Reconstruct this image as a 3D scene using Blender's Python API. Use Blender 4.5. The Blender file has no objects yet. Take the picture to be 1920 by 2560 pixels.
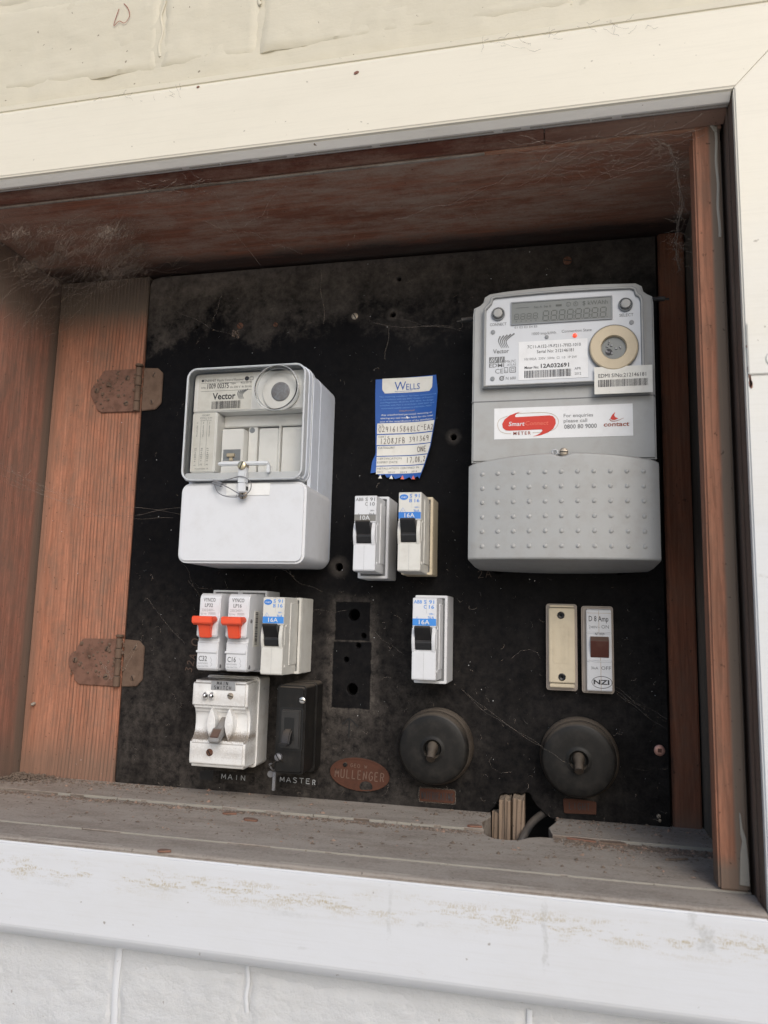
import bpy, bmesh, math, random
from mathutils import Vector, Matrix, Euler
random.seed(7)
S = bpy.context.scene
COL = S.collection
K = 0.001                      # everything below is written in millimetres

# ------------------------------------------------------------ camera, light, exposure
cd = bpy.data.cameras.new('camera'); cam = bpy.data.objects.new('camera', cd); COL.objects.link(cam)
cam.matrix_world = Matrix(((0.974457, 0.007318, 0.224455, 0.378842),
                           (0.223196, -0.142118, -0.964358, -0.620),
                           (0.024842, 0.989823, -0.140121, 0.145696),
                           (0, 0, 0, 1)))
cd.sensor_fit = 'HORIZONTAL'; cd.sensor_width = 36.0; cd.lens = 36.0 * 1905 / 1920
cd.clip_start = 0.01; cd.clip_end = 500
cd.dof.use_dof = True; cd.dof.focus_distance = 0.60; cd.dof.aperture_fstop = 14
S.camera = cam

W = bpy.data.worlds.new("World"); S.world = W; W.use_nodes = True
wn = W.node_tree; bg = wn.nodes['Background']
sky = wn.nodes.new('ShaderNodeTexSky'); sky.sky_type = 'NISHITA'; sky.sun_disc = False
SUN_EL, SUN_AZ = math.radians(34), math.radians(152)      # azimuth measured from +Y (into the wall) clockwise
sky.sun_elevation = SUN_EL; sky.sun_rotation = SUN_AZ
sky.air_density = 1.0; sky.dust_density = 2.2; sky.ozone_density = 1.0
wn.links.new(sky.outputs[0], bg.inputs[0]); bg.inputs[1].default_value = 0.135
sl = bpy.data.lights.new('sun', 'SUN'); sl.energy = 1.3; sl.angle = math.radians(36); sl.color = (1.0, 0.985, 0.965)
so = bpy.data.objects.new('sun', sl); COL.objects.link(so)
sd = Vector((math.sin(SUN_AZ) * math.cos(SUN_EL), math.cos(SUN_AZ) * math.cos(SUN_EL), math.sin(SUN_EL)))
so.rotation_euler = sd.to_track_quat('Z', 'Y').to_euler(); so.location = sd * 3
S.view_settings.view_transform = 'Standard'; S.view_settings.look = 'None'; S.view_settings.gamma = 1
S.view_settings.exposure = 0.17
S.render.engine = 'CYCLES'
S.cycles.max_bounces = 10; S.cycles.transparent_max_bounces = 16

# ------------------------------------------------------------ node helpers
class NT:
    def __init__(s, name):
        s.m = bpy.data.materials.new(name); s.m.use_nodes = True
        s.t = s.m.node_tree; s.b = s.t.nodes['Principled BSDF']; s.out = s.t.nodes['Material Output']
        tc = s.t.nodes.new('ShaderNodeTexCoord'); s.P = s.vs(tc.outputs['Object'], (1000, 1000, 1000))
        oi = s.t.nodes.new('ShaderNodeObjectInfo'); s.rnd = oi.outputs['Random']
    def put(s, sock, v):
        if isinstance(v, bpy.types.NodeSocket): s.t.links.new(v, sock)
        elif isinstance(v, (tuple, list)) and len(v) == 3 and sock.type == 'RGBA': sock.default_value = (*v, 1)
        else: sock.default_value = v
    def vs(s, v, k, off=(0, 0, 0)):
        n = s.t.nodes.new('ShaderNodeMapping'); s.put(n.inputs[0], v); n.inputs['Scale'].default_value = k; n.inputs['Location'].default_value = off
        return n.outputs[0]
    def noise(s, scale=0.1, detail=4, rough=0.55, k=(1, 1, 1), off=(0, 0, 0), dist=0.0, v=None):
        n = s.t.nodes.new('ShaderNodeTexNoise'); s.put(n.inputs['Vector'], s.vs(v or s.P, k, off))
        n.inputs['Scale'].default_value = scale; n.inputs['Detail'].default_value = detail
        n.inputs['Roughness'].default_value = rough; n.inputs['Distortion'].default_value = dist
        return n.outputs['Fac']
    def voro(s, scale=0.1, k=(1, 1, 1), feat='F1'):
        n = s.t.nodes.new('ShaderNodeTexVoronoi'); n.feature = feat; s.put(n.inputs['Vector'], s.vs(s.P, k)); n.inputs['Scale'].default_value = scale
        return n.outputs['Distance']
    def wave(s, scale, k=(1, 1, 1), dist=1.0, ds=1.0, dirn='X', detail=2):
        n = s.t.nodes.new('ShaderNodeTexWave'); n.bands_direction = dirn; s.put(n.inputs['Vector'], s.vs(s.P, k))
        n.inputs['Scale'].default_value = scale; n.inputs['Distortion'].default_value = dist; n.inputs['Detail Scale'].default_value = ds; n.inputs['Detail'].default_value = detail
        return n.outputs['Fac']
    def ramp(s, f, *st):
        n = s.t.nodes.new('ShaderNodeValToRGB'); s.put(n.inputs[0], f); e = n.color_ramp.elements
        while len(e) < len(st): e.new(0.5)
        for i, (p, c) in enumerate(st):
            e[i].position = p; e[i].color = (*c, 1) if isinstance(c, (tuple, list)) else (c, c, c, 1)
        return n.outputs[0]
    def mix(s, f, a, b, mode='MIX'):
        n = s.t.nodes.new('ShaderNodeMix'); n.data_type = 'RGBA'; n.blend_type = mode
        s.put(n.inputs[0], f); s.put(n.inputs[6], a); s.put(n.inputs[7], b); return n.outputs[2]
    def op(s, o, a, b=0.0, c=None, clamp=False):
        n = s.t.nodes.new('ShaderNodeMath'); n.operation = o; n.use_clamp = clamp
        s.put(n.inputs[0], a); s.put(n.inputs[1], b)
        if c is not None: s.put(n.inputs[2], c)
        return n.outputs[0]
    def xyz(s):
        n = s.t.nodes.new('ShaderNodeSeparateXYZ'); s.put(n.inputs[0], s.P); return n.outputs
    def lin(s, v, a, b):            # 0 at a, 1 at b, clamped
        n = s.t.nodes.new('ShaderNodeMapRange'); s.put(n.inputs[0], v); n.inputs[1].default_value = a; n.inputs[2].default_value = b
        return n.outputs[0]
    def up(s):                      # 1 on faces that look up, where dust settles
        g = s.t.nodes.new('ShaderNodeNewGeometry'); n = s.t.nodes.new('ShaderNodeSeparateXYZ'); s.put(n.inputs[0], g.outputs['Normal'])
        return s.lin(n.outputs[2], 0.25, 0.8)
    def bump(s, h, st=0.3, d=0.4, prev=None):
        n = s.t.nodes.new('ShaderNodeBump'); s.put(n.inputs['Height'], h); n.inputs['Strength'].default_value = st; n.inputs['Distance'].default_value = d * K
        if prev is not None: s.put(n.inputs['Normal'], prev)
        return n.outputs[0]
    def done(s, col, rough=0.5, nrm=None, metal=0.0, spec=0.5, **kw):
        s.put(s.b.inputs['Base Color'], col); s.put(s.b.inputs['Roughness'], rough); s.put(s.b.inputs['Metallic'], metal)
        s.b.inputs['Specular IOR Level'].default_value = spec
        if nrm is not None: s.put(s.b.inputs['Normal'], nrm)
        for k, v in kw.items(): s.put(s.b.inputs[k], v)
        return s.m

DUST = (0.15, 0.125, 0.10)

def plastic(name, col, rough=0.45, dirt=0.25, dirtcol=(0.20, 0.15, 0.09), top=0.5, spec=0.5, bumpst=0.12, grime=None):
    n = NT(name)
    f = n.noise(0.09, 5, 0.65)
    c = n.mix(n.op('MULTIPLY', n.ramp(f, (0.46, 0.0), (0.78, 1.0)), dirt), col, dirtcol)
    sp = n.ramp(n.noise(1.3, 2, 0.5), (0.69, 0.0), (0.76, 1.0))
    c = n.mix(n.op('MULTIPLY', sp, dirt * 1.3, clamp=True), c, tuple(x * 0.35 for x in dirtcol))
    for (z0, z1, amt) in (grime or []):
        z = n.xyz()[2]; zc, hw = (z0 + z1) / 2, (z1 - z0) / 2
        bnd = n.op('SUBTRACT', 1.0, n.op('ABSOLUTE', n.op('DIVIDE', n.op('SUBTRACT', z, zc), hw)), clamp=True)
        g = n.ramp(n.op('ADD', n.op('MULTIPLY', n.noise(0.9, 5, 0.75), 0.7), n.op('MULTIPLY', bnd, 0.3)), (0.46, 0.0), (0.62, 1.0))
        c = n.mix(n.op('MULTIPLY', n.op('MULTIPLY', g, n.lin(bnd, 0.0, 0.35)), amt), c, (0.17, 0.12, 0.07))
    c = n.mix(n.op('MULTIPLY', n.up(), top), c, DUST)
    return n.done(c, n.lin(f, -0.4, 1.6) if rough is None else n.op('MULTIPLY_ADD', f, 0.25, rough - 0.1), n.bump(n.noise(0.9, 3), bumpst, 0.08), spec=spec)

def wood(name, c1, c2, axis='Z', grain=0.35, dusty=0.3, zdust=None, groove=0.0, dark=None, red=0.0, bumps=0.5, dustcol=DUST, xgroove=None):
    n = NT(name); x, y, z = n.xyz()
    k = {'Z': (1, 1, 0.04), 'X': (0.04, 1, 1), 'Y': (1, 0.04, 1)}[axis]
    big = n.noise(0.035 if groove else 0.06, 5, 0.6, k=k, dist=0.6)
    fine = n.noise(grain * 2.2, 6, 0.7, k=k)
    c = n.mix(n.ramp(big, (0.32, 0.0), (0.68, 1.0)), c1, c2)
    mid = n.noise(0.28, 5, 0.7, k={'Z': (1, 1, 0.05), 'X': (0.05, 1, 1), 'Y': (1, 0.05, 1)}[axis], off=(3, 8, 2), dist=0.8)
    c = n.mix(n.op('MULTIPLY', n.ramp(mid, (0.44, 0.0), (0.60, 1.0)), 0.62 if not groove else 0.25), c, tuple(v * 0.42 for v in c1))
    c = n.mix(n.op('MULTIPLY', n.ramp(fine, (0.42, 0.0), (0.62, 1.0)), 0.5), c, tuple(v * 0.45 for v in c1))
    h = fine
    if groove:
        sc = n.op('ADD', n.op('MULTIPLY', n.noise(0.004, 2, 0.5, k=(1, 1, 0.4)), 34.0), x)
        w = n.op('SINE', n.op('MULTIPLY', sc, 1.8)); w = n.lin(w, 0.1, 0.95)
        w = n.op('MULTIPLY', w, n.lin(n.noise(0.3, 3, 0.6, k=(1, 1, 0.03)), 0.25, 0.6))
        if xgroove: w = n.op('MULTIPLY', w, n.op('ADD', n.lin(x, *xgroove), 0.25, clamp=True))
        c = n.mix(n.op('MULTIPLY', w, 0.85 * groove), c, tuple(v * 0.30 for v in c2))
        h = n.op('SUBTRACT', n.op('MULTIPLY', fine, 0.4), w)
    dk = {'Z': (1, 1, 0.45), 'X': (0.3, 1, 1), 'Y': (1, 0.45, 1)}[axis]
    dn = n.noise(0.055, 8, 0.76, k=dk)
    dn2 = n.noise(0.5, 5, 0.75)
    d = n.ramp(n.op('ADD', n.op('MULTIPLY', dn, 0.8), n.op('MULTIPLY', dn2, 0.2)), (0.42, 0.0), (0.60, 1.0))
    d = n.op('MULTIPLY', d, dusty)
    if zdust:
        for (ax, a, b, amt) in zdust:
            m_ = n.lin({'x': x, 'y': y, 'z': z}[ax], a, b)
            m_ = n.op('MULTIPLY', n.ramp(n.op('ADD', n.op('MULTIPLY', m_, 0.8), n.op('MULTIPLY', dn, 0.4)), (0.28, 0.0), (0.75, 1.0)), amt)
            d = n.op('MAXIMUM', d, m_)
    d = n.op('MAXIMUM', d, n.op('MULTIPLY', n.up(), n.op('MULTIPLY_ADD', n.ramp(n.op('ADD', n.op('MULTIPLY', dn, 0.6), n.op('MULTIPLY', dn2, 0.4)), (0.38, 0.0), (0.55, 1.0)), 0.5, 0.38)))
    c = n.mix(d, c, dustcol)
    sp = n.ramp(n.noise(0.35, 2, 0.5, off=(7, 3, 1)), (0.70, 0.0), (0.74, 1.0))
    c = n.mix(n.op('MULTIPLY', sp, 0.6), c, (0.04, 0.028, 0.02))
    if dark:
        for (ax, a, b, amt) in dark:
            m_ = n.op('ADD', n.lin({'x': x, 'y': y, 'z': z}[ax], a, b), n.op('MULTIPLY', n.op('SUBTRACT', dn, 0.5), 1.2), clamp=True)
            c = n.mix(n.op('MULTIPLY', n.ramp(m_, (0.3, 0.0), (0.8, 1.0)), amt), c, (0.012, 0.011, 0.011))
    return n.done(c, n.lin(d, -0.8, 0.25), n.bump(dn2, 0.35, 0.25, n.bump(h, bumps, 0.5)), spec=0.25)

def paint(name, top, bot, z0, z1, rough=0.42, wear=0.4, lumps=0.25, tan=0.0, smear=None):
    n = NT(name); x, y, z = n.xyz()
    t = n.op('ADD', n.lin(z, z0, z1), n.op('MULTIPLY', n.op('SUBTRACT', n.noise(0.02, 4), 0.5), 0.5), clamp=True)
    c = n.mix(t, bot, top)
    c = n.mix(n.op('MULTIPLY', n.ramp(n.noise(0.018, 6, 0.7, k=(0.5, 1, 1)), (0.45, 0.0), (0.75, 1.0)), wear * 0.45), c, n.mix(0.5, c, (0.42, 0.38, 0.28)))
    sp = n.ramp(n.noise(0.22, 2, 0.5), (0.74, 0.0), (0.765, 1.0))
    c = n.mix(n.op('MULTIPLY', sp, wear), c, (0.16, 0.12, 0.08))
    sp2 = n.ramp(n.noise(0.06, 7, 0.8, k=(0.6, 1, 1.3), off=(31, 4, 9)), (0.66, 0.0), (0.71, 1.0))
    c = n.mix(n.op('MULTIPLY', sp2, wear * 0.5), c, (0.36, 0.33, 0.27))
    if tan:      # worn, yellowed streaks where the paint is thin
        band = n.op('SUBTRACT', 1.0, n.op('ABSOLUTE', n.op('DIVIDE', n.op('ADD', z, 20.0), 11.0)), clamp=True)
        q = n.op('MULTIPLY', n.ramp(n.noise(0.05, 8, 0.85, k=(0.35, 1, 1.6)), (0.50, 0.0), (0.57, 1.0)), band)
        q = n.op('MULTIPLY', q, n.lin(n.noise(1.0, 2, 0.6, k=(1.5, 1, 0.6)), 0.42, 0.55))
        c = n.mix(n.op('MULTIPLY', q, tan, clamp=True), c, (0.40, 0.33, 0.20))
    for (sx, sz, hw, hh, am) in (smear or []):
        ex = n.op('DIVIDE', n.op('ABSOLUTE', n.op('SUBTRACT', n.op('ADD', x, n.op('MULTIPLY', n.noise(0.05, 4), 6.0)), sx + 3.0)), hw); ez = n.op('DIVIDE', n.op('ABSOLUTE', n.op('SUBTRACT', z, sz)), hh)
        q = n.ramp(n.op('ADD', n.op('MAXIMUM', ex, ez), n.op('MULTIPLY', n.op('SUBTRACT', n.noise(0.25, 6, 0.85), 0.5), 3.2)), (0.55, 1.0), (1.15, 0.0))
        c = n.mix(n.op('MULTIPLY', n.op('MULTIPLY', q, n.lin(n.noise(0.35, 6, 0.85), 0.35, 0.62)), am), c, (0.33, 0.33, 0.31))
    ft = n.noise(0.5, 4, 0.6)
    h = n.op('ADD', n.noise(0.05, 5, 0.6, k=(0.5, 1, 1)), n.op('MULTIPLY', n.noise(0.2, 6, 0.75), 0.1 + lumps * 0.75))
    br = n.noise(0.7, 4, 0.7, k=(0.03, 1, 1))
    c = n.mix(n.op('MULTIPLY', n.ramp(br, (0.5, 0.0), (0.75, 1.0)), 0.12), c, (0.40, 0.37, 0.31))
    return n.done(c, n.op('MULTIPLY_ADD', ft, 0.2, rough - 0.1), n.bump(br, 0.22, 0.15, n.bump(h, lumps, 1.2)), spec=0.35)

def metal(name, col, rough=0.35, rust=0.0, rustcol=(0.12, 0.05, 0.025), dust=0.4):
    n = NT(name)
    f = n.noise(0.6, 6, 0.7)
    r = n.op('MULTIPLY', n.ramp(f, (0.40, 0.0), (0.6, 1.0)), rust)
    r = n.op('MAXIMUM', r, n.op('MULTIPLY', n.ramp(n.noise(0.2, 5, 0.7), (0.42, 0.0), (0.65, 1.0)), dust * 0.8))
    c = n.mix(r, col, n.mix(n.noise(0.3, 3), rustcol, DUST))
    return n.done(c, n.op('MULTIPLY_ADD', r, 0.5, rough, clamp=True), n.bump(f, 0.4 * max(rust, 0.2), 0.2), metal=n.op('SUBTRACT', 1.0, r, clamp=True))

def ink(name, col, a=1.0):
    n = NT(name); f = n.ramp(n.noise(1.5, 3, 0.6), (0.2, 1.0), (0.95, 0.75))
    m = n.done(n.mix(0.25, col, n.mix(f, tuple(v * 0.8 for v in col), col)), 0.6)
    return m

# ------------------------------------------------------------ materials
M = {}
M['cream_brick'] = paint('cream_painted_brick', (0.60, 0.555, 0.44), (0.60, 0.555, 0.44), 0, 1, 0.55, 0.8, 0.5)
M['grey_brick'] = paint('white_painted_brick', (0.57, 0.575, 0.58), (0.57, 0.575, 0.58), 0, 1, 0.32, 0.5, 1.0)
M['cream_rail'] = paint('cream_rail_paint', (0.72, 0.675, 0.565), (0.72, 0.675, 0.565), 0, 1, 0.45, 0.5, 0.18)
M['white_rail'] = paint('white_rail_paint', (0.62, 0.63, 0.65), (0.62, 0.63, 0.65), 0, 1, 0.35, 0.6, 0.2, tan=0.95, smear=[(369, -24, 1.6, 18, .45), (281, -22, 1.2, 16, .3), (453, -18, 5.0, 7, .5), (446, -9, 2.5, 4, .4), (140, -24, 9, 1.4, .25), (300, -27, 3, 1.5, .5), (60, -28, 14, 1.5, .2), (220, -30, 12, 2, .25), (230, -48, 4, 1, .3)])
M['stile'] = paint('stile_paint', (0.72, 0.68, 0.58), (0.64, 0.65, 0.65), 190, 420, 0.45, 0.5, 0.22)
M['grey_reveal'] = paint('weathered_grey_paint', (0.72, 0.69, 0.64), (0.72, 0.69, 0.64), 0, 1, 0.6, 1.0, 0.5)
M['worn_edge'] = paint('worn_pale_edge', (0.29, 0.27, 0.235), (0.29, 0.27, 0.235), 0, 1, 0.6, 1.2, 0.5)
M['plank'] = wood('orange_fir', (0.44, 0.185, 0.112), (0.52, 0.245, 0.158), 'Z', 0.4, 0.48, zdust=[('z', 395, 452, 0.95), ('z', 60, -5, 0.6), ('x', -80, -100, 0.5)], groove=1.0, xgroove=(-70, -45))
M['side'] = wood('red_brown_side', (0.46, 0.215, 0.15), (0.34, 0.165, 0.12), 'Z', 0.3, 0.55, zdust=[('z', 380, 440, 0.85), ('z', 60, 0, 0.7), ('y', -14, -2, 0.8)])
M['ceil'] = wood('dark_ceiling_wood', (0.37, 0.15, 0.088), (0.22, 0.092, 0.057), 'X', 0.35, 1.0, zdust=[('x', 0, -90, 0.55), ('x', 400, 470, 0.3)], dark=[('y', -42, -4, 0.85)], dustcol=(0.33, 0.235, 0.18))  # dark: recess shade painted into the wood towards the back
M['fillet'] = wood('dark_fillet_wood', (0.20, 0.065, 0.038), (0.11, 0.042, 0.028), 'X', 0.3, 0.5, zdust=[('x', 340, 460, 0.6)], dustcol=(0.33, 0.235, 0.18))
M['rback'] = wood('brown_back_plank', (0.27, 0.10, 0.055), (0.19, 0.075, 0.04), 'Z', 0.3, 0.3, zdust=[('z', 25, -10, 0.5)], dark=[('x', 463, 456, 0.8)])  # dark: shade painted along the edge next to the panel
M['rside'] = wood('grey_side_board', (0.17, 0.15, 0.13), (0.09, 0.075, 0.062), 'Z', 0.3, 0.6)
M['post'] = wood('orange_stop_post', (0.37, 0.165, 0.10), (0.35, 0.155, 0.095), 'Z', 0.12, 0.3, zdust=[('x', 473.5, 477.0, 0.9), ('z', 22, 5, 0.8), ('z', 468, 477, 0.7)], bumps=0.2)
M['jamb'] = wood('brown_jamb', (0.21, 0.14, 0.11), (0.13, 0.09, 0.07), 'Z', 0.3, 0.6)
M['sill'] = wood('dusty_sill', (0.20, 0.15, 0.115), (0.13, 0.10, 0.08), 'X', 0.3, 0.7, bumps=0.9, dustcol=(0.36, 0.325, 0.285))
M['offcut'] = wood('raw_split_timber', (0.34, 0.25, 0.18), (0.20, 0.135, 0.095), 'Z', 0.5, 0.25, groove=0.9, dustcol=(0.3, 0.24, 0.18))
M['cavity'] = wood('cavity_board', (0.02, 0.017, 0.015), (0.012, 0.01, 0.01), 'X', 0.3, 0.2, dustcol=(0.03, 0.028, 0.025))
M['white'] = plastic('white_plastic', (0.66, 0.67, 0.69), 0.38, 0.10, top=0.35)
M['white2'] = plastic('yellowed_white_plastic', (0.64, 0.63, 0.585), 0.42, 0.22, top=0.5)
M['body'] = plastic('receiver_body_plastic', (0.62, 0.66, 0.73), 0.4, 0.15, top=0.3)
M['inner'] = plastic('receiver_inner_plastic', (0.80, 0.80, 0.78), 0.45, 0.12)
M['ivory'] = plastic('ivory_plastic', (0.60, 0.52, 0.38), 0.4, 0.2, top=0.3)
M['translucent'] = plastic('milky_surround_plastic', (0.36, 0.31, 0.27), 0.35, 0.35, top=0.5)
M['porcelain'] = plastic('grimy_white_moulding', (0.76, 0.76, 0.75), 0.25, 0.3, dirtcol=(0.30, 0.23, 0.14), top=0.8, grime=[(-16, -2, 0.75), (8, 30, 0.2), (-30, -12, 0.25)])
M['porcelain_back'] = plastic('white_moulding_back', (0.74, 0.74, 0.73), 0.28, 0.35, dirtcol=(0.30, 0.23, 0.14), top=0.8)
M['grey'] = plastic('grey_meter_plastic', (0.36, 0.365, 0.36), 0.42, 0.2, top=0.3)
M['dgrey'] = plastic('darker_grey_rim', (0.22, 0.235, 0.25), 0.4, 0.15)
M['face'] = plastic('silver_face_plate', (0.58, 0.60, 0.63), 0.35, 0.06, bumpst=0.03)
M['lcd'] = plastic('lcd_glass', (0.19, 0.20, 0.19), 0.2, 0.05, bumpst=0.02)
M['paper'] = plastic('paper_label', (0.74, 0.75, 0.76), 0.5, 0.12, bumpst=0.03)
M['paper2'] = plastic('warm_paper_label', (0.72, 0.71, 0.66), 0.5, 0.2, bumpst=0.03)
M['blue'] = plastic('blue_print', (0.018, 0.09, 0.36), 0.4, 0.08, dirtcol=(0.1, 0.2, 0.4), bumpst=0.03)
M['beige'] = plastic('beige_ring', (0.55, 0.46, 0.32), 0.45, 0.15)
M['black'] = plastic('black_plastic', (0.007, 0.007, 0.008), 0.38, 0.2, dirtcol=(0.06, 0.055, 0.05), top=0.5)
M['faceplate'] = plastic('worn_bakelite_faceplate', (0.026, 0.025, 0.024), 0.3, 0.5, dirtcol=(0.06, 0.055, 0.05), top=0.9)
M['bakelite'] = plastic('dusty_bakelite', (0.011, 0.0105, 0.010), 0.42, 0.6, dirtcol=(0.04, 0.035, 0.03), top=0.6, spec=0.25)
M['brownbake'] = plastic('brown_bakelite_base', (0.034, 0.026, 0.02), 0.55, 0.8, dirtcol=(0.065, 0.052, 0.04), top=0.55, spec=0.3)
M['orange'] = plastic('orange_toggle', (0.80, 0.085, 0.03), 0.4, 0.1, bumpst=0.03, top=0.1)
M['brown'] = plastic('brown_rocker', (0.085, 0.022, 0.012), 0.4, 0.3, dirtcol=(0.2, 0.12, 0.09), top=0.5)
M['rubber'] = plastic('black_cable', (0.03, 0.03, 0.032), 0.5, 0.5, dirtcol=DUST, top=0.35)
M['greyplas'] = plastic('grey_lever', (0.26, 0.26, 0.26), 0.45, 0.4)
M['redpaint'] = plastic('red_flake', (0.20, 0.085, 0.055), 0.6, 0.5)
M['copper_plate'] = plastic('tarnished_copper', (0.088, 0.037, 0.024), 0.7, 0.6, dirtcol=(0.045, 0.024, 0.017), top=0.2, spec=0.2, bumpst=0.4)
M['hinge'] = plastic('dusty_hinge', (0.145, 0.098, 0.072), 0.8, 0.75, dirtcol=(0.075, 0.048, 0.036), top=0.7, spec=0.15, bumpst=0.9)
M['hinge_red'] = plastic('reddish_dusty_hinge', (0.19, 0.105, 0.078), 0.8, 0.9, dirtcol=(0.07, 0.042, 0.03), top=0.8, spec=0.15, bumpst=0.9)
M['screw'] = metal('dull_screw', (0.45, 0.40, 0.33), 0.4, 0.5)
M['rusty'] = metal('rusty_screw', (0.16, 0.07, 0.045), 0.6, 0.9, rustcol=(0.17, 0.065, 0.035))
M['steel'] = metal('bright_screw', (0.72, 0.71, 0.68), 0.28, 0.15, dust=0.15)
M['brass'] = metal('pale_brass_screw', (0.72, 0.62, 0.42), 0.32, 0.1, dust=0.1)
M['chrome'] = metal('chrome_stud', (0.85, 0.85, 0.85), 0.12, 0.0, dust=0.0)
M['lead'] = metal('lead_tag', (0.30, 0.31, 0.33), 0.5, 0.3, dust=0.5)
M['pink_screw'] = metal('pink_copper_screw', (0.62, 0.36, 0.30), 0.5, 0.2, dust=0.2)
M['ink'] = ink('dark_ink', (0.03, 0.03, 0.035)); M['ink_grey'] = ink('grey_ink', (0.16, 0.165, 0.17))
M['ink_lgrey'] = ink('pale_grey_ink', (0.32, 0.33, 0.34)); M['ink_blue'] = ink('blue_ink', (0.04, 0.20, 0.60))
M['ink_pblue'] = ink('pale_blue_ink', (0.16, 0.34, 0.68)); M['ink_white'] = ink('white_ink', (0.66, 0.68, 0.70))
M['ink_red'] = ink('red_ink', (0.56, 0.035, 0.02)); M['ink_pink'] = ink('pink_ink', (0.72, 0.16, 0.10))
M['ink_maroon'] = ink('maroon_ink', (0.28, 0.06, 0.03)); M['ink_brown'] = ink('brown_handwriting', (0.075, 0.05, 0.04))
M['ink_lcd'] = ink('lcd_segment', (0.085, 0.09, 0.085)); M['ink_tan'] = ink('tan_ink', (0.40, 0.28, 0.16))
M['band_blue'] = ink('bright_blue_band', (0.05, 0.25, 0.68)); M['band_grey'] = ink('grey_band', (0.20, 0.195, 0.18))
M['ink_tan2'] = ink('worn_raised_copper', (0.14, 0.082, 0.06)); M['engraved'] = ink('engraved_white', (0.40, 0.42, 0.44)); M['pencil'] = ink('brown_pencil', (0.085, 0.052, 0.035))
M['emboss'] = M['porcelain']; M['void'] = ink('dark_hole', (0.004, 0.004, 0.004))
M['silver_plate'] = metal('silver_plate', (0.5, 0.5, 0.5), 0.5, 0.1, dust=0.2)

def led():
    n = NT('red_lamp_lit'); return n.done((0.8, 0.06, 0.03), 0.3, **{'Emission Color': (1.0, 0.07, 0.02, 1), 'Emission Strength': 0.7})
M['led'] = led()

def clear():
    n = NT('clear_plastic'); t = n.t
    tr = t.nodes.new('ShaderNodeBsdfTransparent'); tr.inputs[0].default_value = (0.985, 0.985, 0.98, 1)
    gl = t.nodes.new('ShaderNodeBsdfGlossy'); gl.inputs['Roughness'].default_value = 0.06; gl.inputs[0].default_value = (0.30, 0.30, 0.30, 1)
    fr = t.nodes.new('ShaderNodeFresnel'); fr.inputs[0].default_value = 1.3
    mx = t.nodes.new('ShaderNodeMixShader'); t.links.new(fr.outputs[0], mx.inputs[0]); t.links.new(tr.outputs[0], mx.inputs[1]); t.links.new(gl.outputs[0], mx.inputs[2])
    t.links.new(mx.outputs[0], n.out.inputs[0]); return n.m
M['clear'] = clear()

def frosted():
    n = NT('frosted_clear_rim'); t = n.t
    tr = t.nodes.new('ShaderNodeBsdfTransparent'); tr.inputs[0].default_value = (0.9, 0.92, 0.94, 1)
    n.done((0.80, 0.82, 0.84), 0.12, spec=0.5)
    mx = t.nodes.new('ShaderNodeMixShader'); mx.inputs[0].default_value = 0.7
    t.links.new(tr.outputs[0], mx.inputs[1]); t.links.new(n.b.outputs[0], mx.inputs[2]); t.links.new(mx.outputs[0], n.out.inputs[0]); return n.m
M['frost'] = frosted()

def webmat(name, col, a):
    n = NT(name); t = n.t
    tr = t.nodes.new('ShaderNodeBsdfTransparent')
    df = t.nodes.new('ShaderNodeBsdfDiffuse'); df.inputs[0].default_value = (*col, 1)
    mx = t.nodes.new('ShaderNodeMixShader'); mx.inputs[0].default_value = a
    t.links.new(tr.outputs[0], mx.inputs[1]); t.links.new(df.outputs[0], mx.inputs[2]); t.links.new(mx.outputs[0], n.out.inputs[0]); return n.m
M['web'] = webmat('cobweb_silk', (0.42, 0.36, 0.31), 0.33)
M['web_dark'] = webmat('dusty_cobweb', (0.25, 0.20, 0.165), 0.34)

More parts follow.
